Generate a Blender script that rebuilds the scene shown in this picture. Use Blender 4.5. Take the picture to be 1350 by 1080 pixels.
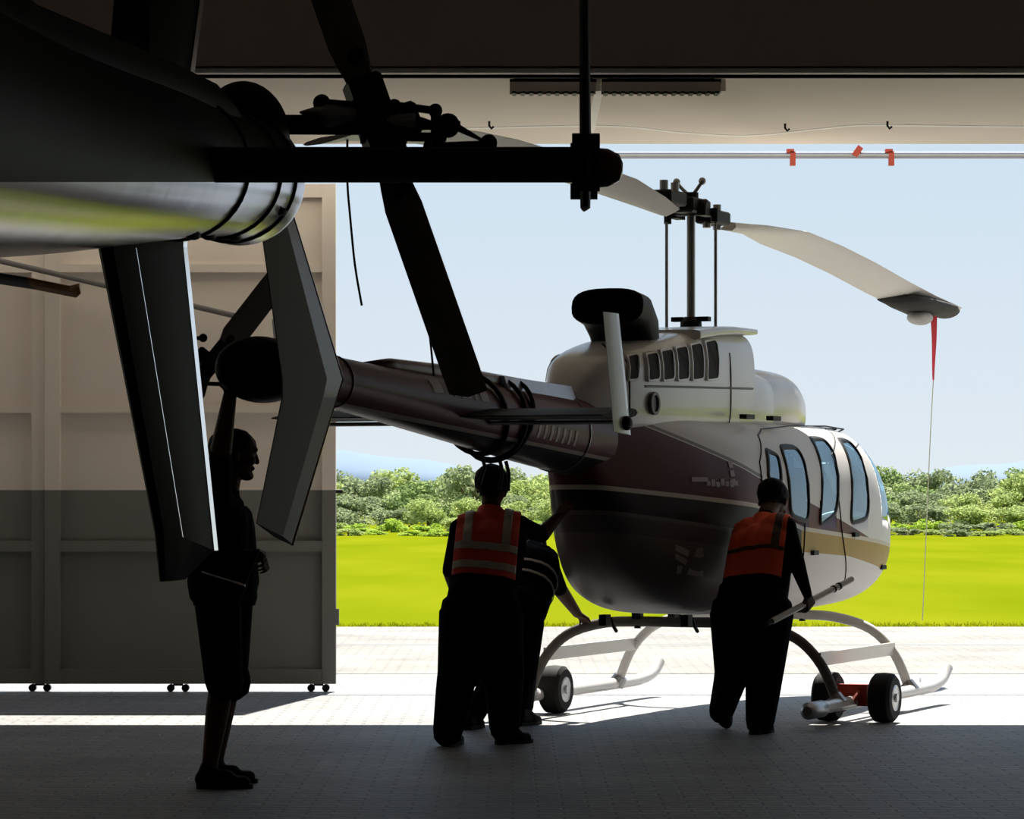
import bpy, bmesh, math, random
import numpy as np
from mathutils import Vector, Matrix
random.seed(7); np.random.seed(7)
for o in list(bpy.data.objects): bpy.data.objects.remove(o)
scene = bpy.context.scene
C = scene.collection

# ---------------------------------------------------------------- camera, sky, sun, exposure
FPX, HOR, EYE = 4400.0, 648.0, 1.5            # focal length and horizon row of a 1350x1080 frame, eye height
cam = bpy.data.objects.new('camera', bpy.data.cameras.new('camera'))
C.objects.link(cam)
cam.location = (0, 0, EYE); cam.rotation_euler = (math.pi/2, 0, 0)
cam.data.sensor_width = 36; cam.data.lens = 36*FPX/1350
cam.data.shift_y = (HOR-540)/1350
cam.data.clip_end = 6000; cam.data.clip_start = 0.05
scene.camera = cam

scene.view_settings.view_transform = 'Standard'
scene.view_settings.look = 'None'
scene.view_settings.gamma = 1
scene.view_settings.use_curve_mapping = False
scene.view_settings.exposure = 0.35

world = bpy.data.worlds.new('sky'); scene.world = world; world.use_nodes = True
wn, wl = world.node_tree.nodes, world.node_tree.links
bg = wn['Background']
tc = wn.new('ShaderNodeTexCoord'); sx = wn.new('ShaderNodeSeparateXYZ'); rp = wn.new('ShaderNodeValToRGB')
wl.new(tc.outputs['Generated'], sx.inputs[0]); wl.new(sx.outputs['Z'], rp.inputs[0]); wl.new(rp.outputs[0], bg.inputs[0])
rp.color_ramp.elements[0].position = 0.0; rp.color_ramp.elements[0].color = (.60, .655, .70, 1)
rp.color_ramp.elements[1].position = 1.0; rp.color_ramp.elements[1].color = (.20, .36, .66, 1)
e = rp.color_ramp.elements.new(.09); e.color = (.50, .60, .69, 1)
e = rp.color_ramp.elements.new(.3); e.color = (.40, .54, .70, 1)
bg.inputs[1].default_value = 1.0

sun = bpy.data.objects.new('sun', bpy.data.lights.new('sun', 'SUN')); C.objects.link(sun)
EL = math.radians(55)
sd = Vector((-.18*math.cos(EL), -.984*math.cos(EL), -math.sin(EL)))
sun.rotation_euler = sd.to_track_quat('-Z', 'Y').to_euler()
sun.location = (6, 40, 40)
sun.data.energy = 9.0; sun.data.angle = math.radians(.6); sun.data.color = (1, .95, .86)

# ---------------------------------------------------------------- helpers
def W(px, py, D):
    return Vector(((px-675)*D/FPX, D, EYE+(HOR-py)*D/FPX))
def link(name, me, mat=None, parent=None, smooth=False):
    o = bpy.data.objects.new(name, me); C.objects.link(o)
    if mat is not None and not me.materials: me.materials.append(mat)
    if parent is not None: o.parent = parent
    if smooth:
        me.polygons.foreach_set('use_smooth', [True]*len(me.polygons)); me.update()
    return o
def obj(name, bm, mat, parent=None, smooth=False, sharp=None):
    bmesh.ops.recalc_face_normals(bm, faces=bm.faces)
    me = bpy.data.meshes.new(name); bm.to_mesh(me); bm.free()
    o = link(name, me, mat, parent, smooth)
    if sharp is not None:
        try: me.set_sharp_from_angle(angle=math.radians(sharp))
        except Exception: pass
    return o
def empty(name, loc=(0,0,0), rz=0.0):
    o = bpy.data.objects.new(name, None); C.objects.link(o)
    o.location = loc; o.rotation_euler = (0,0,rz); o.empty_display_size = .2
    return o
def tag(o, label, cat, group=None, kind=None):
    o['label'] = label; o['category'] = cat
    if group: o['group'] = group
    if kind: o['kind'] = kind
    return o
def struct(o, label=None):
    o['kind'] = 'structure'
    if label: o['label'] = label
    return o
def bm_box(bm, c, s, rot=None):
    m = Matrix.Translation(c) @ (rot.to_4x4() if rot is not None else Matrix.Identity(4)) @ Matrix.Diagonal((s[0], s[1], s[2], 1))
    return bmesh.ops.create_cube(bm, size=1, matrix=m)
def box_mm(bm, a, b):
    return bm_box(bm, [(a[i]+b[i])/2 for i in range(3)], [abs(b[i]-a[i]) for i in range(3)])
def rings(bm, R, cap=True, closed=True):
    vs = [[bm.verts.new(p) for p in r] for r in R]
    n = len(vs[0])
    for a, b in zip(vs, vs[1:]):
        for i in range(n if closed else n-1):
            j = (i+1) % n
            try: bm.faces.new((a[i], a[j], b[j], b[i]))
            except ValueError: pass
    if cap and closed:
        bm.faces.new(vs[0][::-1]); bm.faces.new(vs[-1])
    return vs
def tube(bm, pts, r, seg=10, cap=True):
    pts = [Vector(p) for p in pts]
    n = len(pts)
    rr = r if isinstance(r, (list, tuple)) else [r]*n
    R = []; u = None
    for i, p in enumerate(pts):
        t = (pts[min(i+1, n-1)]-pts[max(i-1, 0)]).normalized()
        if u is None:
            a = Vector((0,0,1)) if abs(t.z) < .9 else Vector((1,0,0))
            u = (a - t*a.dot(t)).normalized()
        else: u = (u - t*u.dot(t)).normalized()
        v = t.cross(u)
        R.append([p+(u*math.cos(k*2*math.pi/seg)+v*math.sin(k*2*math.pi/seg))*rr[i] for k in range(seg)])
    return rings(bm, R, cap)
def ellipsoid(bm, c, r, seg=24, rin=14, rot=None):
    m = Matrix.Translation(c) @ (rot.to_4x4() if rot is not None else Matrix.Identity(4)) @ Matrix.Diagonal((r[0], r[1], r[2], 1))
    return bmesh.ops.create_uvsphere(bm, u_segments=seg, v_segments=rin, radius=1, matrix=m)
def cyl(bm, a, b, r, seg=16): return tube(bm, [a, b], r, seg)
def smooth_path(pts, n=6):
    pts = [Vector(p) for p in pts]; out = []
    for i in range(len(pts)-1):
        p0, p1, p2, p3 = pts[max(i-1,0)], pts[i], pts[i+1], pts[min(i+2, len(pts)-1)]
        for k in range(n):
            t = k/n
            out.append(.5*((2*p1)+(p2-p0)*t+(2*p0-5*p1+4*p2-p3)*t*t+(3*p1-p0-3*p2+p3)*t**3))
    out.append(pts[-1]); return out
def kinterp(keys, x):
    xs = [k[0] for k in keys]
    i = max(0, min(len(xs)-2, int(np.searchsorted(xs, x))-1))
    t = (x-xs[i])/(xs[i+1]-xs[i]); t = max(0, min(1, t))
    out = []
    for c in range(1, len(keys[0])):
        def sl(j):
            if j <= 0 or j >= len(xs)-1:
                a, b = max(j-1,0), min(j+1,len(xs)-1)
                return (keys[b][c]-keys[a][c])/(xs[b]-xs[a])
            d0 = (keys[j][c]-keys[j-1][c])/(xs[j]-xs[j-1]); d1 = (keys[j+1][c]-keys[j][c])/(xs[j+1]-xs[j])
            return 0 if d0*d1 <= 0 else 2*d0*d1/(d0+d1)
        h = xs[i+1]-xs[i]; p0, p1 = keys[i][c], keys[i+1][c]; m0, m1 = sl(i)*h, sl(i+1)*h
        out.append((2*t**3-3*t*t+1)*p0+(t**3-2*t*t+t)*m0+(-2*t**3+3*t*t)*p1+(t**3-t*t)*m1)
    return out
def sup_ring(x, w, zb, zt, n, k=48, taper=.0, yc=0):
    zc, hh = (zb+zt)/2, (zt-zb)/2; out = []
    for i in range(k):
        a = 2*math.pi*i/k; c, s = math.cos(a), math.sin(a)
        yy = math.copysign(abs(c)**(2/n), c)*w; zz = math.copysign(abs(s)**(2/n), s)
        if zz > 0: yy *= 1-taper*zz*zz
        out.append(Vector((x, yy+yc, zc+zz*hh)))
    return out
def airfoil(bm, stations, mid=.35):
    # stations: (leading edge point, trailing edge point, thickness, thickness direction)
    R = []
    for le, te, th, nv in stations:
        le, te, nv = Vector(le), Vector(te), Vector(nv).normalized()
        def at(f, h): return le.lerp(te, f)+nv*th*h
        R.append([at(0,0), at(.06,.28), at(mid,.5), at(.75,.25), at(1,.04), at(1,-.04), at(.75,-.25), at(mid,-.5), at(.06,-.28)])
    return rings(bm, R)

# ---------------------------------------------------------------- materials
class NT:
    def __init__(s, m): s.n = m.node_tree.nodes; s.l = m.node_tree.links
    def new(s, t, **k):
        n = s.n.new(t)
        for a, v in k.items(): setattr(n, a, v)
        return n
    def put(s, sock, v):
        if hasattr(v, 'is_output') or hasattr(v, 'links'): s.l.new(v, sock)
        else: sock.default_value = v
    def math(s, op, a, b=0.0, c=None):
        n = s.new('ShaderNodeMath', operation=op); s.put(n.inputs[0], a); s.put(n.inputs[1], b)
        if c is not None: s.put(n.inputs[2], c)
        return n.outputs[0]
    def mix(s, f, a, b):
        n = s.new('ShaderNodeMix', data_type='RGBA'); s.put(n.inputs[0], f); s.put(n.inputs[6], a); s.put(n.inputs[7], b)
        return n.outputs[2]
def c4(c): return (c[0], c[1], c[2], 1)
def mat(name, col, rough=.5, metal=0.0, var=.12, scale=8.0, coat=0.0, spec=.5, bump=0.0):
    m = bpy.data.materials.new(name); m.use_nodes = True; t = NT(m); b = t.n['Principled BSDF']
    tcn = t.new('ShaderNodeTexCoord'); nz = t.new('ShaderNodeTexNoise'); nz.inputs['Scale'].default_value = scale; nz.inputs['Detail'].default_value = 5
    t.l.new(tcn.outputs['Object'], nz.inputs[0])
    t.l.new(t.mix(nz.outputs[0], c4([v*(1-var) for v in col]), c4([min(1, v*(1+var)) for v in col])), b.inputs['Base Color'])
    b.inputs['Roughness'].default_value = rough; b.inputs['Metallic'].default_value = metal
    b.inputs['Coat Weight'].default_value = coat; b.inputs['Coat Roughness'].default_value = .06
    b.inputs['Specular IOR Level'].default_value = spec
    if bump:
        bp = t.new('ShaderNodeBump'); bp.inputs['Strength'].default_value = bump; bp.inputs['Distance'].default_value = .01
        t.l.new(nz.outputs[0], bp.inputs['Height']); t.l.new(bp.outputs[0], b.inputs['Normal'])
    return m
M = {}
M['white'] = mat('white_paint', (.72,.70,.67), .3, coat=.3, var=.05)
M['maroon'] = mat('maroon_paint', (.10,.022,.026), .35, coat=.1, var=.1, spec=.3)
M['gloss_dark'] = mat('dark_gloss_paint', (.0025,.003,.0032), .55, spec=.04)
M['fin_grey'] = mat('grey_fin_paint', (.15,.142,.14), .5, var=.08, spec=.3)
M['tail_metal'] = mat('polished_boom', (.50,.50,.52), .17, metal=.9, var=.1, scale=3)
M['black'] = mat('black_metal', (.008,.008,.009), .55, spec=.2)
M['rubber'] = mat('rubber', (.02,.02,.02), .75, spec=.2)
M['steel'] = mat('steel', (.35,.35,.36), .35, metal=.8)
M['alu'] = mat('aluminium', (.6,.6,.6), .3, metal=.7)
M['red_metal'] = mat('red_metal', (.5,.05,.02), .45)
M['red_glass'] = mat('red_lens', (.12,.008,.006), .2, coat=.4)
M['blade'] = mat('blade_paint', (.62,.58,.52), .45, var=.05)
M['blade_dark'] = mat('dark_blade', (.20,.185,.18), .6, spec=.25)
M['sock'] = mat('blade_sock', (.03,.028,.026), .9, var=.4, scale=20)
M['sock_lt'] = mat('blade_sock_canvas', (.45,.43,.40), .9, var=.3, scale=20)
M['ribbon'] = mat('red_ribbon', (.75,.06,.08), .8)
M['cord'] = mat('pale_cord', (.6,.58,.4), .8)
M['strap'] = mat('dark_strap', (.015,.014,.014), .8)
M['soffit'] = mat('soffit_plaster', (.80,.70,.59), .85, var=.05, scale=2)
M['header'] = mat('header_concrete', (.62,.53,.47), .9, var=.08, scale=2)
M['wall'] = mat('wall_plaster', (.55,.51,.46), .9)
M['brace'] = mat('brace_steel', (.16,.145,.13), .7)
M['cable'] = mat('cable_white', (.92,.86,.78), .6)
M['skin'] = mat('skin', (.10,.052,.034), .6, var=.1, spec=.2)
M['shirt'] = mat('dark_shirt', (.006,.006,.008), .95, spec=.05)
M['trouser'] = mat('dark_trousers', (.006,.006,.008), .95, spec=.05)
M['jeans'] = mat('charcoal_shorts', (.006,.006,.008), .95, spec=.05)
M['shoe'] = mat('black_shoe', (.006,.0055,.005), .7, spec=.1)
M['hair'] = mat('black_hair', (.005,.0045,.0045), .7, spec=.1)
M['vest'] = mat('orange_vest', (.95,.10,.03), .7, var=.06)
M['vest_red'] = mat('red_vest', (.80,.06,.035), .7, var=.06)
M['stripe'] = mat('reflective_tape', (.55,.50,.42), .5, var=.05)
M['stripe_dark'] = mat('dark_tape', (.07,.04,.02), .6)
M['piping'] = mat('white_piping', (.6,.58,.55), .7)
M['bright_metal'] = mat('bright_metal', (.9,.9,.9), .15, metal=1.0)
M['sky_sheen_white'] = mat('white_paint_sky_sheen', (.62,.62,.80), .25, coat=.3)  # white cover paint, tinted lavender to paint in the sky's reflection
M['placard'] = mat('worn_placard', (.42,.36,.33), .6, var=.3, scale=25)
M['tube_shaded'] = mat('shaded_tube_paint', (.13,.12,.105), .55, spec=.2)  # aft cross tube: the body's shade is put into this colour
M['gold'] = mat('gold', (.45,.30,.06), .4)
M['seat'] = mat('seat_fabric', (.03,.03,.035), .9)
M['decal'] = mat('decal', (.34,.25,.25), .5)
M['trunk'] = mat('bark', (.12,.09,.06), .9)
M['orange'] = mat('orange_tip', (.95,.38,.05), .6)
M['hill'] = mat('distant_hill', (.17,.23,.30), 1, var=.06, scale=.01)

def glass_mat():
    m = bpy.data.materials.new('cabin_glass'); m.use_nodes = True; t = NT(m); t.n.remove(t.n['Principled BSDF'])
    tr = t.new('ShaderNodeBsdfTransparent'); tr.inputs[0].default_value = (.74,.92,1,1)
    gl = t.new('ShaderNodeBsdfGlossy'); gl.inputs['Roughness'].default_value = .04; gl.inputs[0].default_value = (.72,.9,1,1)
    fr = t.new('ShaderNodeFresnel'); fr.inputs[0].default_value = 2.3
    mx = t.new('ShaderNodeMixShader'); t.l.new(fr.outputs[0], mx.inputs[0]); t.l.new(tr.outputs[0], mx.inputs[1]); t.l.new(gl.outputs[0], mx.inputs[2])
    t.l.new(mx.outputs[0], t.n['Material Output'].inputs[0]); return m
M['glass'] = glass_mat()

def leaf_mat(name, a, b):
    m = bpy.data.materials.new(name); m.use_nodes = True; t = NT(m); t.n.remove(t.n['Principled BSDF'])
    tcn = t.new('ShaderNodeTexCoord'); nz = t.new('ShaderNodeTexNoise'); nz.inputs['Scale'].default_value = 2.2; nz.inputs['Detail'].default_value = 4
    t.l.new(tcn.outputs['Object'], nz.inputs[0]); rmp = t.new('ShaderNodeValToRGB')
    rmp.color_ramp.elements[0].position = .35; rmp.color_ramp.elements[1].position = .65
    rmp.color_ramp.elements[0].color = c4(a); rmp.color_ramp.elements[1].color = c4(b); t.l.new(nz.outputs[0], rmp.inputs[0])
    d = t.new('ShaderNodeBsdfDiffuse'); tl = t.new('ShaderNodeBsdfTranslucent'); mx = t.new('ShaderNodeMixShader'); mx.inputs[0].default_value = .5
    t.l.new(rmp.outputs[0], d.inputs[0]); t.l.new(rmp.outputs[0], tl.inputs[0]); t.l.new(d.outputs[0], mx.inputs[1]); t.l.new(tl.outputs[0], mx.inputs[2])
    t.l.new(mx.outputs[0], t.n['Material Output'].inputs[0]); return m
LEAF = [leaf_mat('leaf_yellow_green', (.34,.42,.13), (.56,.62,.27)), leaf_mat('leaf_grey_green', (.24,.29,.15), (.43,.48,.28)),
        leaf_mat('leaf_mid_green', (.22,.31,.11), (.42,.50,.22)), leaf_mat('leaf_lime', (.36,.50,.06), (.54,.66,.14))]

def paver_mat(name, a, b, joint, rough, lanes=False):
    m = bpy.data.materials.new(name); m.use_nodes = True; t = NT(m); bs = t.n['Principled BSDF']
    tcn = t.new('ShaderNodeTexCoord'); br = t.new('ShaderNodeTexBrick')
    br.inputs['Scale'].default_value = 1.0; br.inputs['Brick Width'].default_value = .24; br.inputs['Row Height'].default_value = .12
    br.inputs['Mortar Size'].default_value = .009; br.inputs['Mortar Smooth'].default_value = .3
    br.inputs['Color1'].default_value = c4(a); br.inputs['Color2'].default_value = c4(b); br.inputs['Mortar'].default_value = c4(joint)
    t.l.new(tcn.outputs['Object'], br.inputs[0])
    nz = t.new('ShaderNodeTexNoise'); nz.inputs['Scale'].default_value = .9; nz.inputs['Detail'].default_value = 6; t.l.new(tcn.outputs['Object'], nz.inputs[0])
    n2 = t.new('ShaderNodeTexNoise'); n2.inputs['Scale'].default_value = 14; n2.inputs['Detail'].default_value = 4; t.l.new(tcn.outputs['Object'], n2.inputs[0])
    f = t.math('MULTIPLY_ADD', nz.outputs[0], 1.0, .48); f = t.math('MULTIPLY', f, t.math('MULTIPLY_ADD', n2.outputs[0], .9, .55))
    vm = t.new('ShaderNodeVectorMath', operation='SCALE'); t.l.new(br.outputs[0], vm.inputs[0]); t.l.new(f, vm.inputs['Scale'])
    t.l.new(vm.outputs[0], bs.inputs['Base Color'])
    bs.inputs['Roughness'].default_value = rough
    bp = t.new('ShaderNodeBump'); bp.inputs['Strength'].default_value = .7; bp.inputs['Distance'].default_value = .02
    h = t.math('ADD', t.math('MULTIPLY', br.outputs[1], -1.0), t.math('MULTIPLY', n2.outputs[0], .8))
    t.l.new(h, bp.inputs['Height']); t.l.new(bp.outputs[0], bs.inputs['Normal'])
    return m
M['floor'] = paver_mat('interior_pavers', (.25,.246,.243), (.21,.209,.21), (.155,.155,.157), .6)
M['apron'] = paver_mat('apron_pavers', (.28,.262,.235), (.255,.238,.212), (.21,.197,.175), .9)
def lawn_mat():
    m = bpy.data.materials.new('lawn'); m.use_nodes = True; t = NT(m); bs = t.n['Principled BSDF']
    tcn = t.new('ShaderNodeTexCoord'); mp = t.new('ShaderNodeMapping'); mp.inputs['Scale'].default_value = (.25, .06, 1)
    t.l.new(tcn.outputs['Object'], mp.inputs[0])
    nz = t.new('ShaderNodeTexNoise'); nz.inputs['Scale'].default_value = 1.3; nz.inputs['Detail'].default_value = 8; t.l.new(mp.outputs[0], nz.inputs[0])
    r = t.new('ShaderNodeValToRGB'); r.color_ramp.elements[0].position = .3; r.color_ramp.elements[1].position = .75
    r.color_ramp.elements[0].color = (.135,.17,.003,1); r.color_ramp.elements[1].color = (.195,.208,.007,1)
    t.l.new(nz.outputs[0], r.inputs[0]); t.l.new(r.outputs[0], bs.inputs['Base Color']); bs.inputs['Roughness'].default_value = 1
    bs.inputs['Specular IOR Level'].default_value = 0
    return m
M['lawn'] = lawn_mat()
M['grass'] = leaf_mat('grass_blades', (.20,.24,.003), (.30,.31,.008))

def door_mat():
    m = bpy.data.materials.new('two_tone_door_paint'); m.use_nodes = True; t = NT(m); bs = t.n['Principled BSDF']
    tcn = t.new('ShaderNodeTexCoord'); s = t.new('ShaderNodeSeparateXYZ'); t.l.new(tcn.outputs['Object'], s.inputs[0])
    nz = t.new('ShaderNodeTexNoise'); nz.inputs['Scale'].default_value = 3; nz.inputs['Detail'].default_value = 6; t.l.new(tcn.outputs['Object'], nz.inputs[0])
    up = t.mix(nz.outputs[0], (.72,.64,.56,1), (.80,.72,.63,1)); lo = t.mix(nz.outputs[0], (.15,.152,.135,1), (.19,.19,.167,1))
    t.l.new(t.mix(t.math('GREATER_THAN', s.outputs['Z'], 1.51), lo, up), bs.inputs['Base Color']); bs.inputs['Roughness'].default_value = .6
    return m
M['door'] = door_mat()

def fuselage_mat():
    m = bpy.data.materials.new('fuselage_livery'); m.use_nodes = True; t = NT(m); bs = t.n['Principled BSDF']
    tcn = t.new('ShaderNodeTexCoord'); s = t.new('ShaderNodeSeparateXYZ'); t.l.new(tcn.outputs['Object'], s.inputs[0]); x, z = s.outputs['X'], s.outputs['Z']
    nz = t.new('ShaderNodeTexNoise'); nz.inputs['Scale'].default_value = 4; t.l.new(tcn.outputs['Object'], nz.inputs[0])
    def ln(a, b): return t.math('MULTIPLY_ADD', x, b, a)
    s1 = t.math('MINIMUM', ln(1.376,-.0735), t.math('MAXIMUM', ln(1.324,-.19), ln(1.276,-.06)))
    s2 = t.math('MINIMUM', ln(1.193,-.10), t.math('MAXIMUM', ln(1.157,-.144), ln(1.115,-.043))); l0 = t.math('MAXIMUM', ln(1.488,-.263), ln(1.52,-.18))
    white = t.mix(nz.outputs[0], (.70,.67,.64,1), (.76,.73,.70,1)); maroon = (.105,.02,.024,1)
    band = t.mix(t.math('GREATER_THAN', x, .35), (.018,.006,.007,1), (.42,.27,.07,1))
    col = t.mix(t.math('LESS_THAN', z, l0), white, maroon)
    col = t.mix(t.math('LESS_THAN', z, s1), col, band)
    near1 = t.math('LESS_THAN', t.math('ABSOLUTE', t.math('SUBTRACT', z, s1)), .014)
    col = t.mix(near1, col, (.62,.56,.46,1))
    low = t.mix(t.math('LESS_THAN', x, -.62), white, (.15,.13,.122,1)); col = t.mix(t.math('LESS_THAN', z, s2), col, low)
    band2 = t.math('LESS_THAN', t.math('ABSOLUTE', t.math('SUBTRACT', z, t.math('SUBTRACT', s2, .075))), .05)
    band2 = t.math('MULTIPLY', band2, t.math('LESS_THAN', x, -.75))
    col = t.mix(band2, col, (.10,.085,.085,1))
    near0 = t.math('LESS_THAN', t.math('ABSOLUTE', t.math('SUBTRACT', z, t.math('ADD', l0, .02))), .012)
    col = t.mix(t.math('MULTIPLY', near0, t.math('LESS_THAN', x, -.3)), col, (.25,.22,.21,1))
    t.l.new(col, bs.inputs['Base Color']); bs.inputs['Roughness'].default_value = .45; bs.inputs['Specular IOR Level'].default_value = .13; bs.inputs['Coat Weight'].default_value = .03; bs.inputs['Coat Roughness'].default_value = .05
    return m
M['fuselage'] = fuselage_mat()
def boom_mat():
    m = bpy.data.materials.new('boom_livery'); m.use_nodes = True; t = NT(m); bs = t.n['Principled BSDF']
    tcn = t.new('ShaderNodeTexCoord'); s = t.new('ShaderNodeSeparateXYZ'); t.l.new(tcn.outputs['Object'], s.inputs[0]); x, z = s.outputs['X'], s.outputs['Z']
    l = t.math('MULTIPLY_ADD', x, -.075, 1.545)
    d = t.math('SUBTRACT', z, l)
    col = t.mix(t.math('LESS_THAN', d, 0), (.13,.035,.042,1), (.02,.016,.016,1))
    col = t.mix(t.math('LESS_THAN', t.math('ABSOLUTE', d), .010), col, (.45,.40,.37,1))
    t.l.new(col, bs.inputs['Base Color']); bs.inputs['Roughness'].default_value = .42; bs.inputs['Specular IOR Level'].default_value = .12; bs.inputs['Coat Weight'].default_value = .05; bs.inputs['Coat Roughness'].default_value = .05
    return m
M['boom'] = boom_mat()
def boom2_mat():
    m = bpy.data.materials.new('polished_and_black_boom'); m.use_nodes = True; t = NT(m); bs = t.n['Principled BSDF']
    tcn = t.new('ShaderNodeTexCoord'); s = t.new('ShaderNodeSeparateXYZ'); t.l.new(tcn.outputs['Object'], s.inputs[0])
    nz = t.new('ShaderNodeTexNoise'); nz.inputs['Scale'].default_value = 3; t.l.new(tcn.outputs['Object'], nz.inputs[0])
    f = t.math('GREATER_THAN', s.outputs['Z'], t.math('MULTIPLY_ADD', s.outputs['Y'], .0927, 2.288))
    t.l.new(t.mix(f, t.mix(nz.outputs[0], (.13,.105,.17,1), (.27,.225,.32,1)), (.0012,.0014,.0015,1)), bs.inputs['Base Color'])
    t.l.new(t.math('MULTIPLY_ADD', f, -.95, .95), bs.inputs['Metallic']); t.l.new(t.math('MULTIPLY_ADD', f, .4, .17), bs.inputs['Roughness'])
    bs.inputs['Specular IOR Level'].default_value = .03
    bp = t.new('ShaderNodeBump'); bp.inputs['Strength'].default_value = .08; bp.inputs['Distance'].default_value = .02; t.l.new(nz.outputs[0], bp.inputs['Height']); t.l.new(bp.outputs[0], bs.inputs['Normal'])
    return m
M['two_tone_boom'] = boom2_mat()

# ---------------------------------------------------------------- the setting
bm = bmesh.new(); box_mm(bm, (-9,-4,-.2), (10,27.4,0)); struct(obj('floor', bm, M['floor']), 'grey paver floor of the hangar')
bm = bmesh.new(); box_mm(bm, (-60,27.4,-.2), (60,27.46,-.012)); struct(obj('trim_1', bm, M['steel']), 'steel door track set in the ground')
bm = bmesh.new(); box_mm(bm, (-60,27.46,-.2), (60,37,0)); struct(obj('ground_apron', bm, M['apron']), 'sunlit paved apron outside the hangar')
bm = bmesh.new(); box_mm(bm, (-400,37,-.3), (400,900,-.02)); struct(obj('ground_lawn', bm, M['lawn']), 'bright green lawn beyond the apron')
for i, (dy, zz) in enumerate(((32.6, .003), (35.2, .003))):
    bm = bmesh.new(); box_mm(bm, (-60,dy,-.01), (60,dy+.05,zz)); struct(obj('trim_%d' % (i+2), bm, M['cable' if i else 'steel']), 'joint strip across the apron')
CEIL = 7.0
bm = bmesh.new(); box_mm(bm, (-9.2,-4,0), (-9,25.3,CEIL)); struct(obj('wall_left', bm, M['wall']))
bm = bmesh.new(); box_mm(bm, (10,-4,0), (10.2,24.2,CEIL)); struct(obj('wall_right', bm, M['wall']))
bm = bmesh.new(); box_mm(bm, (-9.2,-4.2,0), (10.2,-4,CEIL)); struct(obj('wall_back', bm, M['wall']))
bm = bmesh.new(); box_mm(bm, (-9.2,-4.2,CEIL), (10.2,24.2,CEIL+.2)); struct(obj('ceiling', bm, M['header']))
SZ = 4.02
bm = bmesh.new(); box_mm(bm, (-9,20.0,SZ+.03), (10,20.2,CEIL)); hd = struct(obj('wall_header', bm, M['header']), 'dark header wall above the hangar opening')
bm = bmesh.new(); box_mm(bm, (-9,20.06,SZ), (10,24.2,SZ+.25)); struct(obj('trim_4', bm, M['soffit']), 'pale plaster soffit over the opening')
bm = bmesh.new(); box_mm(bm, (-9,23.9,SZ+.25), (10,24.2,CEIL)); struct(obj('wall_front', bm, M['wall']), 'outer wall above the opening')
bm = bmesh.new(); box_mm(bm, (-9,19.98,SZ-.012), (10,20.07,SZ+.012)); struct(obj('trim_5', bm, M['cable']), 'pale edge moulding along the header')
bm = bmesh.new(); tube(bm, [(-9,20.02,SZ-.03),(10,20.02,SZ-.03)], .012, 8); struct(obj('trim_6', bm, M['black']), 'dark conduit under the header edge')
a = W(784,100,22); bm = bmesh.new(); box_mm(bm, (a.x-.028,20.1,SZ-.012), (a.x+.028,24.15,SZ+.01)); struct(obj('trim_7', bm, M['cable']), 'pale joint cover across the soffit')

# sliding door leaves at the left, with frame, panels and rollers
def door_leaf(name, x0, x1, y, stiles, label):
    d = empty(name, (0,0,0)); struct(d, label)
    zb, zt = .06, 3.80
    bm = bmesh.new()
    for i, sxx in enumerate(stiles):
        b = bmesh.new(); box_mm(b, (sxx[0], y-.05, zb), (sxx[1], y+.05, zt)); obj('stile', b, M['door'], d)
    zr = [(zb,.17),(1.05,1.13),(2.09,2.135),(3.14,3.20),(3.70,zt)]
    for a, b_ in zip(stiles, stiles[1:]):
        for z0, z1 in zr:
            b = bmesh.new(); box_mm(b, (a[1], y-.045, z0), (b_[0], y+.045, z1)); obj('rail', b, M['door'], d)
        for (p, q) in zip(zr, zr[1:]):
            b = bmesh.new(); box_mm(b, (a[1], y+.005, p[1]), (b_[0], y+.02, q[0])); obj('panel', b, M['door'], d)
    bm.free()
    return d
K = 25/FPX
def X25(px): return (px-675)*K
d1 = door_leaf('door_1', X25(60), X25(443), 25.0, [(X25(60),X25(80)), (X25(425),X25(443))], 'near sliding hangar door leaf, beige above and grey below')
d2 = door_leaf('door_2', X25(-420), X25(60), 25.03, [(X25(-430),X25(-412)), (X25(-180),X25(-165)), (X25(42),X25(59))], 'second sliding hangar door leaf, beige above and grey below')
def roller(px, par, y=25.0):
    x = X25(px); g = bmesh.new(); box_mm(g, (x-.035,y-.03,.045), (x+.035,y+.03,.12)); r = obj('roller_bracket', g, M['black'], par)
    for s in (-1, 1):
        g = bmesh.new(); cyl(g, (x+s*.055,y-.03,.028), (x+s*.055,y+.03,.028), .028, 14); obj('roller', g, M['black'], r)
for px in (235, 420): roller(px, d1)
for px in (52, -300): roller(px, d2, 25.03)
bm = bmesh.new(); box_mm(bm, (X25(443),24.97,.62-.12), (X25(447),25.02,.62)); obj('latch_plate', bm, M['door'], d1)
bm = bmesh.new(); cyl(bm, (X25(443),24.98,1.5), (X25(452),24.98,1.5), .014, 10); obj('bolt', bm, M['black'], d1)
bm = bmesh.new(); tube(bm, [W(-60,330,24.85), W(320,419,24.85)], .021, 10); obj('brace', bm, M['brace'], d1)

# rail outside the opening, its red brackets
rz = 4.27
r = empty('overhead_door_rail', (2, 27.5, rz)); tag(r, 'thin steel rail high across the opening, with red brackets', 'rail')
bm = bmesh.new(); tube(bm, [(-30,0,0),(30,0,0)], .028, 10); obj('rail_tube', bm, M['steel'], r)
for px in (1045, 1175):
    x = (px-675)*27.5/FPX-2; bm = bmesh.new(); box_mm(bm, (x-.022,-.03,-.085), (x+.022,.03,.03)); box_mm(bm, (x-.05,-.03,.02), (x+.01,.03,.05)); obj('bracket', bm, M['red_metal'], r)
x = (1130-675)*27.5/FPX-2; bm = bmesh.new(); bm_box(bm, (x,-.02,.03), (.05,.05,.09), Matrix.Rotation(.6,3,'Y')); obj('clip', bm, M['red_metal'], r)

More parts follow.
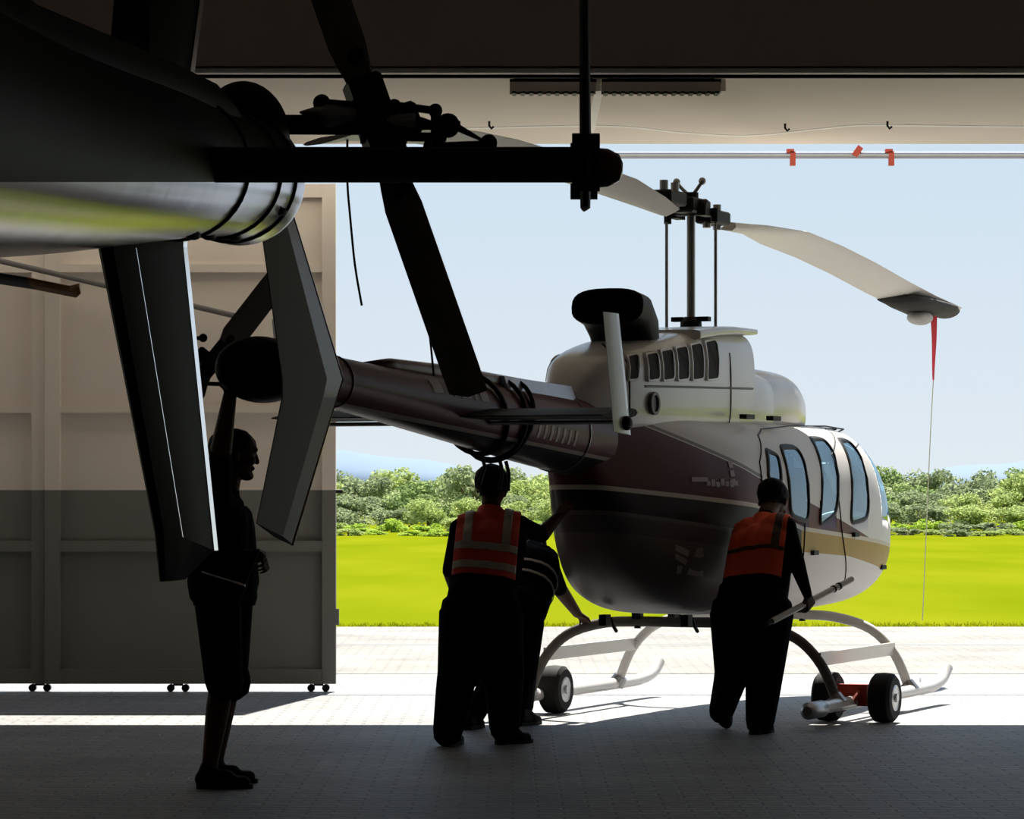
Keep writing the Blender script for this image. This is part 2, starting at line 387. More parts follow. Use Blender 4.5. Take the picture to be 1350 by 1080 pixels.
# cable along the soffit
CP = [(px, FPX*(SZ-.006-EYE)/(HOR-py)) for px, py in ((-400,172),(200,172),(560,171),(790,167),(900,176),(985,180),(1080,171),(1150,166),(1350,168),(1800,168))]
CP = smooth_path([((px-675)*D/FPX, D, SZ-.006) for px, D in CP], 6)
bm = bmesh.new(); rings(bm, [[p+Vector((0,dy,dz)) for dy, dz in ((-.05,.006),(-.045,.003),(.045,.003),(.05,.006))] for p in CP])
tag(obj('soffit_cable', bm, M['cable'], smooth=True), 'long white cable sagging along the pale soffit', 'cable')
for px, py in ((1035,163),(1170,160),(645,160)):
    D = FPX*(SZ-EYE)/(HOR-py); bm = bmesh.new(); x = (px-675)*D/FPX
    tube(bm, [(x,D,SZ), (x,D,SZ-.03), (x+.015,D,SZ-.05), (x+.03,D,SZ-.035)], .008, 6)
    tag(obj('ceiling_hook', bm, M['black']), 'small dark hook screwed into the pale soffit', 'hook', 'hooks on the soffit')

# unlit louvred light fittings under the header edge
def fixture(px0, px1, label):
    D = 20.35; x0, x1 = (px0-675)*D/FPX, (px1-675)*D/FPX; zt = SZ-.005
    f = empty('ceiling_light', ((x0+x1)/2, D, zt)); tag(f, label, 'light fitting', 'louvred light fittings under the header')
    w = (x1-x0)/2
    bm = bmesh.new(); box_mm(bm, (-w,-.10,-.03), (w,.10,-.012)); box_mm(bm, (-w*.9,-.03,-.012), (w*.9,.03,.0)); obj('housing', bm, M['black'], f)
    for s in (-1, 1):
        bm = bmesh.new(); rings(bm, [[(-w,s*.10,-.03),(w,s*.10,-.03),(w,s*.07,-.085),(-w,s*.07,-.085)], [(-w,s*.104,-.03),(w,s*.104,-.03),(w,s*.074,-.085),(-w,s*.074,-.085)]]); obj('reflector_side', bm, M['header'], f)
    bm = bmesh.new(); box_mm(bm, (w-.004,-.1,-.085), (w+.025,.1,-.012)); obj('end_cap', bm, M['cable'], f)
    n = max(6, int(2*w/.05))
    lm = None
    for i in range(n):
        if lm is None:
            g = bmesh.new(); box_mm(g, (-.012,-.075,-.095), (.012,.075,-.06)); o = obj('louvre', g, M['black'], f); lm = o.data
        else: o = link('louvre', lm, None, f)
        o.location = (-w+(i+.5)*2*w/n, 0, 0)
    bm = bmesh.new(); tube(bm, [(-w*.95,0,-.05),(w*.95,0,-.05)], .013, 8); obj('lamp_tube', bm, M['cable'], f)
fixture(672, 786, 'shorter unlit louvred ceiling light under the dark header')
fixture(793, 950, 'longer unlit louvred ceiling light with a white end cap')

# ---------------------------------------------------------------- hills, trees, shrubs, grass
def hill(px0, px1, ptop, D, label, n=40):
    bm = bmesh.new(); R = []
    for i in range(n+1):
        t = i/n; x = ((px0+(px1-px0)*t)-675)*D/FPX
        h = max(3, (EYE+(HOR-ptop)*D/FPX)*(math.sin(math.pi*t)**.7)*(1+.08*math.sin(t*23)+.05*math.sin(t*51)))
        R.append([(x,D-200,-5), (x,D-60,h*.6), (x,D,h), (x,D+200,-5)])
    rings(bm, R, cap=True)
    struct(obj('ground_hill', bm, M['hill'], smooth=True), label)
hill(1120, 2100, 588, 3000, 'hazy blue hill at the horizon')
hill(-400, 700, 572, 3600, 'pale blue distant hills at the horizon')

def crown_mesh(name, n, leaf, clumps, seed, flat=1.0):
    rg = np.random.RandomState(seed); V = []; Fs = []
    cl = []
    for i in range(clumps):
        a = rg.rand()*2*math.pi; rr = math.sqrt(rg.rand())*.42; z = .12+.74*rg.rand()*(1-rr*.55)
        cl.append((rr*math.cos(a), rr*math.sin(a), z*flat, .12+.12*rg.rand()))
    for i in range(n):
        c = cl[rg.randint(len(cl))]; d = rg.randn(3); d /= np.linalg.norm(d); r = c[3]*(.6+.45*rg.rand())
        p = np.array(c[:3])+d*r*np.array((1,1,.8)); p[2] = max(.02, p[2])
        nv = d+rg.randn(3)*.6; nv /= np.linalg.norm(nv)
        u = np.cross(nv, rg.randn(3)); u /= np.linalg.norm(u); v = np.cross(nv, u); s = leaf*(.6+.8*rg.rand())
        k = len(V); V += [tuple(p-u*s), tuple(p+v*s*.6), tuple(p+u*s), tuple(p-v*s*.6)]; Fs.append((k,k+1,k+2,k+3))
    me = bpy.data.meshes.new(name); me.from_pydata(V, [], Fs); return me
def trunk_mesh(seed):
    rg = random.Random(seed); bm = bmesh.new()
    tube(bm, [(0,0,-.02),(.01,.0,.2),(.0,.01,.42)], [.035,.028,.02], 8)
    for i in range(5):
        a = i*1.26+rg.random(); tube(bm, [(0,0,.25+.03*i),(.15*math.cos(a),.15*math.sin(a),.45),(.27*math.cos(a),.27*math.sin(a),.62)], [.018,.012,.006], 6)
    me = bpy.data.meshes.new('trunk'); bmesh.ops.recalc_face_normals(bm, faces=bm.faces); bm.to_mesh(me); bm.free(); me.materials.append(M['trunk']); return me
CR = []
for i in range(8):
    me = crown_mesh('foliage', 3400, .034, 26, 100+i); me.materials.append(LEAF[i % 3]); CR.append(me)
SH = []
for i in range(4):
    me = crown_mesh('foliage', 1500, .05, 14, 300+i, .75); me.materials.append(LEAF[(3, 0, 3, 1)[i]]); SH.append(me)
TR = [trunk_mesh(i) for i in range(3)]
KIND = ['yellow green bushy tree', 'grey green feathery tree', 'mid green rounded tree']
rg = random.Random(11)
def plant(kind, k, x, y, h, w, where=''):
    t = empty('tree' if kind == 'tree' else 'shrub', (x, y, -.03), rg.random()*6.28)
    t.scale = (w, w, h)
    link('foliage', CR[k] if kind == 'tree' else SH[k], None, t)
    link('trunk', TR[k % 3], None, t)
    if kind == 'tree': tag(t, KIND[k % 3]+where, 'tree', ('yellow green trees', 'grey green trees', 'mid green trees')[k % 3]+where)
    else:
        j = (0, 1, 0, 2)[k]
        tag(t, ('lime green shrub', 'yellow green shrub', 'grey green shrub')[j]+where, 'shrub', ('lime shrubs', 'yellow green shrubs', 'grey green shrubs')[j]+where)
def row(kind, D, px0, px1, step, top, jit, wf, where):
    px = px0
    while px < px1:
        tp = top+rg.uniform(-jit, jit); h = (EYE+(HOR-tp)*D/FPX)+.03
        k = rg.randrange(8 if kind == 'tree' else 4)
        dd = D*(1+rg.uniform(-.03,.03))
        plant(kind, k, (px-675)*dd/FPX, dd, h, step*D/FPX*wf*rg.uniform(.85,1.12), where)
        px += step*rg.uniform(.88,1.15)
row('tree', 240, 200, 1600, 62, 611, 6, 1.22, ' on the skyline of the tree belt')
row('tree', 195, 210, 1600, 66, 621, 10, 1.22, ' just below the skyline of the tree belt')
row('tree', 160, 220, 1600, 62, 638, 12, 1.22, ' in the middle of the tree belt')
row('tree', 136, 240, 1580, 54, 658, 8, 1.22, ' behind the shrubs at the lawn edge')
row('shrub', 122, 260, 1560, 42, 680, 6, 1.22, ' between the lawn-edge shrubs and the trees')
row('shrub', 115, 270, 1560, 36, 693, 4, 1.22, ' lowest, right at the far lawn edge')
# the taller grey tree left of the helicopter
plant('tree', 1, (625-675)*150/FPX, 150, 1.5+(648-598)*150/FPX, 3.2, ' rising highest behind the man in the red vest')

def tufts(n):
    V = []; Fs = []; rs = np.random.RandomState(5)
    for i in range(n):
        y = 37.01+(rs.rand()**2)*.9; hw = y*.175; x = rs.uniform(-hw, hw)
        h = .02+.045*rs.rand(); a = rs.rand()*6.28; lx, ly = .012*math.cos(a), .012*math.sin(a); b = rs.randn(2)*.03; k = len(V)
        V += [(x-lx,y-ly,-.02),(x+lx,y+ly,-.02),(x+b[0],y+b[1],h-.02)]; Fs.append((k,k+1,k+2))
    me = bpy.data.meshes.new('grass_blades'); me.from_pydata(V, [], Fs); me.materials.append(M['grass'])
    return tag(link('grass_blades', me), 'short bright grass blades along the apron edge', 'grass', kind='stuff')
tufts(5000)

# ---------------------------------------------------------------- the helicopter in the doorway
OX, OY, FX, FY = 1.18, 22.0, .399, .917          # mast position and heading
def HS(px, py, y):                               # a point of the helicopter's frame (x forward, y port, z up) at lateral offset y
    r = (px-675)/FPX; x = (r*(OY+FX*y)-OX+FY*y)/(FX-FY*r); D = OY+FY*x+FX*y
    return Vector((x, y, EYE+(HOR-py)*D/FPX))
heli = empty('helicopter', (OX, OY, 0), math.atan2(FY, FX))
tag(heli, 'maroon and white helicopter on wheeled skids, rolled through the hangar doorway', 'helicopter')

FK = [(-2.15,1.66,2.06,.14),(-1.95,1.40,2.06,.20),(-1.72,1.12,2.05,.28),(-1.4,.92,2.03,.39),(-1.0,.78,2.0,.51),(-.5,.71,1.97,.61),(.5,.68,1.97,.65),
      (1.5,.68,1.97,.64),(2.1,.69,1.96,.61),(2.5,.71,1.89,.56),(2.8,.74,1.75,.50),(3.1,.80,1.52,.41),(3.3,.89,1.30,.28),(3.42,1.03,1.13,.06)]
def fexp(x): return 3.4+.5*max(0, 1-abs((x-.3)/2.4)**2) if x < .3 else 2.4+1.5*max(0, 1-abs((x-.3)/2.9)**3)
def fsec(x):
    zb, zt, w = kinterp(FK, x); return zb, zt, w, fexp(x)
def fy(x, z):
    zb, zt, w, n = fsec(x); zc, hh = (zb+zt)/2, (zt-zb)/2; a = min(.999, abs(z-zc)/hh)
    y = w*(1-a**n)**(1/n)
    if z > zc: y *= 1-.12*a*a
    return y
def on_side(px, py, f=fy, lo=-2.15, hi=3.42):
    y = -.5
    for i in range(24):
        p = HS(px, py, y); y = .5*y-.5*f(max(lo, min(hi, p.x)), p.z)
    return (p.x, p.z)
def quad_pts(px4): return [on_side(a, b) for a, b in px4]
WIN = [quad_pts(q) for q in ([(1010,594),(1024,600),(1029,637),(1012,630)], [(1027,590),(1051,590),(1065,688),(1041,678)],
                             [(1067,579),(1087,579),(1102,676),(1079,694)], [(1105,581),(1119,581),(1144,682),(1120,690)])]
def rq(q, u, v, grow=0.0):
    # rounded-square (u,v in -1..1) to the quad
    uu = u*math.sqrt(1-v*v*.18)/math.sqrt(.82) if abs(u) > .98 or abs(v) > .98 else u
    c = (sum(p[0] for p in q)/4, sum(p[1] for p in q)/4)
    s, t = (u+1)/2, (1-v)/2
    x = (q[0][0]*(1-s)+q[1][0]*s)*(1-t)+(q[3][0]*(1-s)+q[2][0]*s)*t
    z = (q[0][1]*(1-s)+q[1][1]*s)*(1-t)+(q[3][1]*(1-s)+q[2][1]*s)*t
    if grow:
        d = Vector((x-c[0], z-c[1])); L = d.length or 1; x += d.x/L*grow; z += d.y/L*grow
    return x, z
EXPO = .34
def outline(q, grow, n=40):
    out = []
    for i in range(n):
        a = 2*math.pi*i/n; c, s = math.cos(a), math.sin(a)
        out.append(rq(q, math.copysign(abs(c)**EXPO, c), math.copysign(abs(s)**EXPO, s), grow))
    return out
def inside(q, x, z):
    for i in range(4):
        a, b = q[i], q[(i+1) % 4]
        if (b[0]-a[0])*(z-a[1])-(b[1]-a[1])*(x-a[0]) > 0: return False
    return True
# shell
xs = list(np.arange(-2.15, 3.30, .017))+list(np.linspace(3.3, 3.42, 7))
NA = 184
R = []
for x in xs:
    zb, zt, w, n = fsec(x); R.append(sup_ring(x, w, zb, zt, n, NA, .12))
bm = bmesh.new(); vs = rings(bm, R, cap=True)
glass = bmesh.new(); kill = []
for f in bm.faces:
    c = f.calc_center_median()
    if len(f.verts) > 4: continue
    if any(inside(q, c.x, c.z) for q in WIN) and abs(c.y) > .2: kill.append(f)
    elif c.x > 2.14+(1.97-c.z)*.35 and c.z > 1.30 and c.x < 3.26 and abs(c.y) > .02:
        kill.append(f); vv = [glass.verts.new(v.co) for v in f.verts]; glass.faces.new(vv)
bmesh.ops.delete(bm, geom=kill, context='FACES')
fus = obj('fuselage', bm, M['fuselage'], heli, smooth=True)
sm = fus.modifiers.new('shell', 'SOLIDIFY'); sm.thickness = .015; sm.offset = -1
bmesh.ops.remove_doubles(glass, verts=glass.verts, dist=.0005)
obj('windshield', glass, M['glass'], heli, smooth=True)
for q in WIN:
    for sgn in (-1, 1):
        def pt(x, z, off): return Vector((x, sgn*(fy(x, z)+off), z))
        bm = bmesh.new()
        R = [[pt(x, z, .004) for x, z in outline(q, -.012)], [pt(x, z, .012) for x, z in outline(q, -.008)], [pt(x, z, .012) for x, z in outline(q, .014)], [pt(x, z, -.004) for x, z in outline(q, .028)]]
        rings(bm, R, cap=False)
        wnd = obj('window', bm, M['black'], heli, smooth=True)
        bm = bmesh.new(); o = outline(q, -.006); c = (sum(p[0] for p in q)/4, sum(p[1] for p in q)/4)
        R = [[pt(c[0]+(x-c[0])*k, c[1]+(z-c[1])*k, .004) for x, z in o] for k in (1, .66, .33, .02)]
        rings(bm, R, cap=False); obj('pane', bm, M['glass'], wnd, smooth=True)
def seam(path, r=.006, sides=(-1,), nm='door_seam', m='black'):
    for sgn in sides:
        P = []
        for (a, b) in zip(path, path[1:]):
            for k in range(6): P.append((a[0]+(b[0]-a[0])*k/6, a[1]+(b[1]-a[1])*k/6))
        P.append(path[-1]); bm = bmesh.new(); tube(bm, [(x, sgn*(fy(x, z)+.001), z) for x, z in P], r, 6); obj(nm, bm, M[m], heli)
def hz(px, py): return on_side(px, py)
seam([hz(1110,775), hz(1110,705), hz(1104,650), hz(1096,600), hz(1088,566)], sides=(-1,1))
seam([hz(1004,650), hz(1001,610), hz(999,574), hz(1003,566), hz(1040,562), hz(1088,562), hz(1112,566), hz(1128,590)], sides=(-1,1))
seam([hz(1061,690), hz(1058,740), hz(1060,788)], sides=(-1,1))
for px, py in ((1072,729), (1126,705), (1162,748)):
    x, z = hz(px, py); bm = bmesh.new(); bm_box(bm, (x, -(fy(x, z)+.012), z), (.10, .025, .03)); obj('door_handle', bm, M['black'], heli)
# a front door mirror-like vent and drip rails on the roof
for px in (985, 1020):
    p = HS(px, 553, -.45); bm = bmesh.new(); bm_box(bm, (p.x, p.y, 1.985), (.16,.05,.03)); obj('roof_vent', bm, M['black'], heli)
# seats in the cabin
for x, y in ((1.0,-.3),(1.0,.3),(-.1,-.3),(-.1,.3)):
    bm = bmesh.new()
    R = [sup_ring(0, .21, .0, .12, 4, 20)]
    bm_box(bm, (x+.16,y,1.02), (.46,.42,.14)); bm_box(bm, (x-.1,y,1.33), (.12,.42,.66), Matrix.Rotation(-.15,3,'Y')); bm_box(bm, (x-.15,y,1.70), (.09,.24,.14))
    bmesh.ops.bevel(bm, geom=bm.edges[:], offset=.03, segments=2, affect='EDGES')
    obj('cabin_seat', bm, M['seat'], heli, smooth=True)
bm = bmesh.new(); box_mm(bm, (-.5,-.48,.80), (2.2,.48,.84)); obj('cabin_floor', bm, M['seat'], heli)
# lettering and worn marks on the maroon side
def mark(x, z, w, h, m='decal', sgn=-1):
    bm = bmesh.new(); n = 4; R = []
    for i in range(n+1):
        xx = x+w*i/n; R.append([(xx, sgn*(fy(xx, z)+.002), z), (xx, sgn*(fy(xx, z)+.005), z+.001), (xx, sgn*(fy(xx, z+h)+.005), z+h-.001), (xx, sgn*(fy(xx, z+h)+.002), z+h)])
    rings(bm, R); obj('lettering', bm, M[m], heli)
a = hz(911,633); mark(a[0], a[1]-.01, .17, .028)
a = hz(931,638)
for i in range(7): mark(a[0]+i*.052, a[1]-.012-.004*(i % 3), .042, .032+.012*(i % 2))
a = hz(965,640)
for i in range(3): mark(a[0]-.01, a[1]+.0+i*.055, .05, .04)
for q in ([(890,718),(908,726),(906,734),(890,726)], [(890,730),(905,738),(903,745),(890,737)], [(918,723),(926,722),(926,762),(905,757)], [(893,745),(899,747),(896,757),(891,756)]):
    Q = [hz(*k) for k in q]; bm = bmesh.new()
    rings(bm, [[(x, -(fy(x, z)+.001), z) for x, z in Q], [(x, -(fy(x, z)+.006), z) for x, z in Q]]); obj('placard_mark', bm, M['placard'], heli)
# belly fittings under the fuselage
for x, y in ((-.9,.25),(-.75,-.25),(.2,.2)):
    bm = bmesh.new(); bm_box(bm, (x,y,.68), (.08,.05,.07)); tube(bm, [(x+.1,y,.69),(x+.14,y,.64),(x+.2,y,.60)], .012, 6); obj('belly_bracket', bm, M['black'], heli)

# cowls above the roof
def cowl(name, keys, n=3.0, k=48, taper=0, m='white', step=.04):
    x0, x1 = keys[0][0], keys[-1][0]; N = int((x1-x0)/step)+1
    bm = bmesh.new(); rings(bm, [sup_ring(x, *[kinterp(keys, x)[j] for j in (2,0,1)], n, k, taper) for x in np.linspace(x0, x1, N)])
    return obj(name, bm, M[m], heli, smooth=True, sharp=40)
bm = bmesh.new()
EK = [(-2.18,1.96,2.10,.09),(-2.05,1.90,2.22,.17),(-1.85,1.86,2.33,.25),(-1.5,1.84,2.41,.31),(-1.1,1.84,2.47,.34),(-.6,1.84,2.53,.35),(-.1,1.84,2.56,.35),(.3,1.84,2.56,.34)]
ec = cowl('engine_cowl', EK, 5, 64, .06)
bm = bmesh.new()
rings(bm, [sup_ring(x, w, zb, zt, 6, 48) for x, w, zb, zt in ((-.75,.345,2.46,2.53),(-.4,.355,2.50,2.565),(-.1,.36,2.52,2.58),(.30,.36,2.535,2.58),(.44,.30,2.55,2.575))])
obj('cowl_lip', bm, M['white'], heli, smooth=True, sharp=40)
def cy(x, z):
    zb, zt, w = kinterp(EK, x); zc, hh = (zb+zt)/2, (zt-zb)/2; a = min(.999, abs(z-zc)/hh); y = w*(1-a**5)**.2
    return y*(1-.06*a*a) if z > zc else y
vents = [[(823,469),(837,466),(838,500),(826,501)]]+[[(848+i*19.4,467-i*4.1),(862.5+i*19.4,464-i*4.1),(866.5+i*19.4,500-i*.2),(852+i*19.4,502-i*.2)] for i in range(5)]
for vq in vents:
    EXPO = .22; q = [on_side(a, b, cy, -2.18, .3) for a, b in vq]
    for sgn in (-1, 1):
        bm = bmesh.new()
        rings(bm, [[(x, sgn*(cy(x, z)+.002), z) for x, z in outline(q, .012, 28)], [(x, sgn*(cy(x, z)+.019), z) for x, z in outline(q, .008, 28)], [(x, sgn*(cy(x, z)+.019), z) for x, z in outline(q, -.004, 28)], [(x, sgn*(cy(x, z)+.004), z) for x, z in outline(q, -.006, 28)]], cap=False)
        v = obj('air_intake', bm, M['white'], heli)
        bm = bmesh.new(); rings(bm, [[(x, sgn*(cy(x, z)+.004), z) for x, z in outline(q, .0, 28)], [(x, sgn*(cy(x, z)+.015), z) for x, z in outline(q, -.004, 28)]]); obj('screen', bm, M['seat'], v)
p = HS(869,532,-.35); bm = bmesh.new(); R = []
for rr, off in ((.075,.0),(.075,.02),(.055,.02),(.05,.006)):
    R.append([(p.x+math.cos(i*math.pi/12)*rr, -(cy(p.x, p.z)+off), p.z+math.sin(i*math.pi/12)*rr*.95) for i in range(24)])
rings(bm, R, cap=True); obj('oil_vent', bm, M['fin_grey'], heli, smooth=True, sharp=40)
for x in (-1.78, -.2):
    bm = bmesh.new(); tube(bm, [(x, -(cy(x, z)+.001), z) for z in np.linspace(1.93, 2.40, 10)], .005, 6); obj('cowl_seam', bm, M['seat'], heli)
bm = bmesh.new(); tube(bm, [(x, -(cy(x, 2.13)+.001), 2.135+.02*(x+2)) for x in np.linspace(-1.6, .25, 12)], .007, 6); obj('cowl_seam', bm, M['fin_grey'], heli)
tk = [(.26,1.86,2.33,.34),(.5,1.86,2.32,.34),(.72,1.86,2.30,.33)]
cowl('transmission_fairing', tk, 4, 48, .1)
cowl('forward_fairing', [(.70,1.86,2.31,.33),(.9,1.86,2.34,.33),(1.2,1.86,2.33,.34),(1.5,1.87,2.26,.29),(1.7,1.88,2.15,.22),(1.82,1.90,2.03,.13),(1.87,1.93,1.97,.03)], 3, 48, .1)
# exhaust stack: a wide oval duct, open at the end
bm = bmesh.new(); R = []
def oval(c, a, b, u, v, n=28):
    return [Vector(c)+Vector(u)*a*math.copysign(abs(math.cos(t))**.7, math.cos(t))+Vector(v)*b*math.copysign(abs(math.sin(t))**.7, math.sin(t)) for t in [2*math.pi*i/n for i in range(n)]]
for c, a, b, v in (((-1.15,0,2.40),.20,.16,(.9,0,.3)), ((-1.2,0,2.52),.22,.15,(.8,0,.6)), ((-1.32,0,2.62),.235,.13,(.35,0,.94)), ((-1.48,0,2.645),.24,.115,(.15,0,.99)), ((-1.48,0,2.645),.222,.10,(.15,0,.99)), ((-1.3,0,2.61),.20,.10,(.35,0,.94))):
    R.append(oval(c, a, b, (0,1,0), Vector(v).normalized()))
rings(bm, R); obj('exhaust_stack', bm, M['black'], heli, smooth=True, sharp=50)

# mast, rotor head, blades
bm = bmesh.new(); tube(bm, [(0,0,2.5),(0,0,3.40)], .028, 14); obj('mast', bm, M['steel'], heli, smooth=True, sharp=40)
bm = bmesh.new(); tube(bm, [(0,0,2.53),(0,0,2.62),(0,0,2.65)], [.075,.07,.045], 16); bm_box(bm, (0,.09,2.635), (.06,.08,.03)); bm_box(bm, (0,-.09,2.635), (.06,.08,.03)); obj('swashplate', bm, M['black'], heli)
for s in (-1, 1):
    bm = bmesh.new(); tube(bm, [(0,s*.172,2.55),(0,s*.172,3.28)], .011, 8); obj('pitch_link', bm, M['steel'], heli)
bm = bmesh.new(); bm_box(bm, (0,0,3.38), (.34,.15,.10)); tube(bm, [(0,-.12,3.37),(0,.12,3.37)], .055, 12); bm_box(bm, (-.42,.0,3.40), (.30,.15,.09)); bm_box(bm, (.42,0,3.335), (.30,.15,.09))
tube(bm, [(0,0,3.40),(0,0,3.47)], .05, 12)
bmesh.ops.bevel(bm, geom=[e for e in bm.edges if e.calc_face_angle(0) > .6], offset=.012, segments=1, affect='EDGES')
hub = obj('rotor_hub', bm, M['black'], heli)
for s in (-1, 1):
    bm = bmesh.new(); tube(bm, [(0,0,3.44),(-.02,s*.05,3.49),(-.03,s*.085,3.53)], .012, 8); ellipsoid(bm, (-.03,s*.09,3.54), (.025,.025,.025), 12, 8); obj('weight_arm', bm, M['steel'], hub)
    bm = bmesh.new(); bm_box(bm, (s*.08,s*.13,3.33), (.16,.06,.05)); tube(bm, [(s*.02,s*.172,3.27),(s*.02,s*.172,3.36)], .025, 10); obj('pitch_horn', bm, M['black'], hub)
    for k in (.30,.50):
        bm = bmesh.new(); tube(bm, [(s*k,0,3.30-.04*s),(s*k,0,3.47-.04*s)], .028, 10); obj('bolt', bm, M['steel'], hub)
def blade(pts, sgn):
    root = [(Vector((x, 0, z)), c, pit) for x, z, c, pit in pts]
    st = []
    for p, ch, pit in root:
        d = Vector((0, math.cos(pit), math.sin(pit)))       # chord direction, leading edge to trailing edge
        st.append((p-d*ch*.4*sgn, p+d*ch*.6*sgn, .035 if ch > .2 else .06, (0, -math.sin(pit), math.cos(pit))))
    # subdivide smoothly
    bm = bmesh.new(); airfoil(bm, st, .3); return obj('rotor_blade', bm, M['blade'], heli, smooth=True, sharp=35)
fwdpx = [(962,299),(1000,303),(1040,312),(1085,330),(1130,352),(1175,377),(1212,396),(1246,411)]
fp = [HS(a, b, 0) for a, b in fwdpx]
b1 = blade([(p.x, p.z, .12 if i == 0 else (.2 if i == 1 else .37), -.2) for i, p in enumerate(fp)], 1)
aftpx = [(880,279),(850,266),(800,245),(740,224),(690,208),(640,194),(590,184),(540,178),(480,178),(430,184)]
ap = [HS(a, b, 0) for a, b in aftpx]
b2 = blade([(p.x, p.z, .14 if i == 0 else (.24 if i == 1 else .34), -.16) for i, p in enumerate(ap)], -1)
# tip bag with red streamer on the forward blade
tp = HS(1222,404,0); te = HS(1252,409,0); bm = bmesh.new(); t0 = HS(1192,394,0)
R = []
for f, wd, hu, hd in ((0,.185,.035,.03),(.25,.21,.05,.07),(.5,.21,.05,.10),(.75,.20,.05,.06),(1,.13,.04,.07)):
    p = t0.lerp(te, f); R.append([p+Vector((0,.04+wd*math.cos(a), (hu if math.sin(a) > 0 else hd)*math.sin(a))) for a in [2*math.pi*i/20 for i in range(20)]])
rings(bm, R); sock = obj('blade_tip_bag', bm, M['sock'], b1, smooth=True)
bm = bmesh.new(); p = HS(1216,410,0); ellipsoid(bm, p+Vector((0,.02,-.055)), (.16,.10,.06), 16, 10); obj('bag_flap', bm, M['sock_lt'], b1, smooth=True)
p = HS(1231,412,0); bm = bmesh.new()
R = []
for i in range(13):
    t = i/12; z = p.z-.03-.52*t; w = .028*(1-.75*t); o_ = .012*math.sin(t*5)
    R.append([(p.x+o_-.001,-w,z),(p.x+o_+.002,-w,z),(p.x+o_+.002,w,z),(p.x+o_-.001,w,z)])
rings(bm, R); obj('red_streamer', bm, M['ribbon'], b1)
bm = bmesh.new(); q = HS(1212,835,0); tube(bm, smooth_path([(p.x,0,p.z-.5),(p.x-.02,.02,2.0),(p.x-.04,.05,1.2),(p.x-.05,.08,.45)],4), .004, 6); obj('tie_cord', bm, M['cord'], b1)

# tail boom, straps, stabiliser, finlets, fin
BK = [(-5.95,2.105,.135),(-5.6,2.085,.13),(-5.0,2.04,.14),(-4.2,1.98,.165),(-3.5,1.935,.195),(-2.8,1.885,.22),(-1.9,1.82,.24)]
bm = bmesh.new(); rings(bm, [[(x, kinterp(BK,x)[1]*math.cos(t), kinterp(BK,x)[0]+kinterp(BK,x)[1]*math.sin(t)) for t in [2*math.pi*i/36 for i in range(36)]] for x in np.linspace(-5.95,-1.9,44)])
boom = obj('tail_boom', bm, M['boom'], heli, smooth=True, sharp=40)
bm = bmesh.new(); rings(bm, [sup_ring(x, w, zb, zt, 2.3, 32) for x, w, zb, zt in ((-4.9,.02,2.15,2.18),(-4.6,.05,2.13,2.21),(-3.9,.07,2.10,2.20),(-3.2,.085,2.06,2.17),(-2.5,.09,2.02,2.14))]); obj('driveshaft_cover', bm, M['maroon'], heli, smooth=True)
bm = bmesh.new(); rings(bm, [[(x,-.15,zb),(x,-.10,zt),(x,.10,zt),(x,.15,zb)] for x, zb, zt in ((-3.30,2.015,2.155),(-2.30,1.985,2.125))]); obj('forward_shaft_cover', bm, M['sky_sheen_white'], heli)
bm = bmesh.new(); ellipsoid(bm, (-6.05,0,2.10), (.39,.155,.165), 32, 20); gb = obj('tail_gearbox_fairing', bm, M['gloss_dark'], heli, smooth=True)
for x in (-2.32, -5.3):
    c, r_ = kinterp(BK, x); bm = bmesh.new(); tube(bm, [(x, (r_+.002)*math.cos(t), c+(r_+.002)*math.sin(t)) for t in [2*math.pi*i/32 for i in range(33)]], .006, 6, cap=False); obj('boom_band', bm, M['steel'] if x == -2.32 else M['maroon'], boom)
for i, x in enumerate((-3.50,-3.25,-3.16)):
    c, r_ = kinterp(BK, x); bm = bmesh.new(); sl = .10*(i-1)
    P = [(x+sl*math.sin(t), (r_+.012)*math.cos(t), c+(r_+.03)*math.sin(t)) for t in [2*math.pi*k/28 for k in range(29)]]
    tube(bm, P, .014, 6, cap=False)
    if True: tube(bm, [(x,-.05,c-r_-.03),(x+.02,-.06,c-r_-.10),(x-.03+.03*i,-.05,c-r_-.20)], .011, 6)
    obj('tie_down_strap', bm, M['strap'], boom)
for i, px in enumerate((690,697,704,711,717,724,731)):       # lettering on the boom root
    x = -3.05+i*.085; c, r_ = kinterp(BK, x); bm = bmesh.new(); R = []
    for t in (-.05,-.25,-.45): R.append([(x, -(r_+.003)*math.cos(t), c+(r_+.003)*math.sin(t)), (x+.035, -(r_+.003)*math.cos(t), c+(r_+.003)*math.sin(t)), (x+.035, -(r_+.001)*math.cos(t), c+(r_+.001)*math.sin(t)), (x, -(r_+.001)*math.cos(t), c+(r_+.001)*math.sin(t))])
    rings(bm, R); obj('lettering', bm, M['decal'], boom)
for i, (x, w_) in enumerate(((-4.36,.12),(-4.12,.05),(-4.02,.12),(-3.86,.04),(-3.78,.10))):
    c, r_ = kinterp(BK, x); bm = bmesh.new(); R = []
    for t in (.25,.5,.75): R.append([(x, -(r_+.003)*math.cos(t), c+(r_+.003)*math.sin(t)), (x+w_, -(r_+.004)*math.cos(t), c+(r_+.004)*math.sin(t)), (x+w_, -(r_)*math.cos(t), c+(r_)*math.sin(t)), (x, -(r_)*math.cos(t), c+(r_)*math.sin(t))])
    rings(bm, R); obj('lettering', bm, M['decal'], boom)
SX, SZH = -3.62, 1.93
bm = bmesh.new(); airfoil(bm, [((SX+.10,y,SZH+.005),(SX-.42,y,SZH-.02),.065,(0,0,1)) for y in (-1.0,-.5,0,.5,1.0)], .3); obj('stabiliser', bm, M['gloss_dark'], heli, smooth=True, sharp=50)
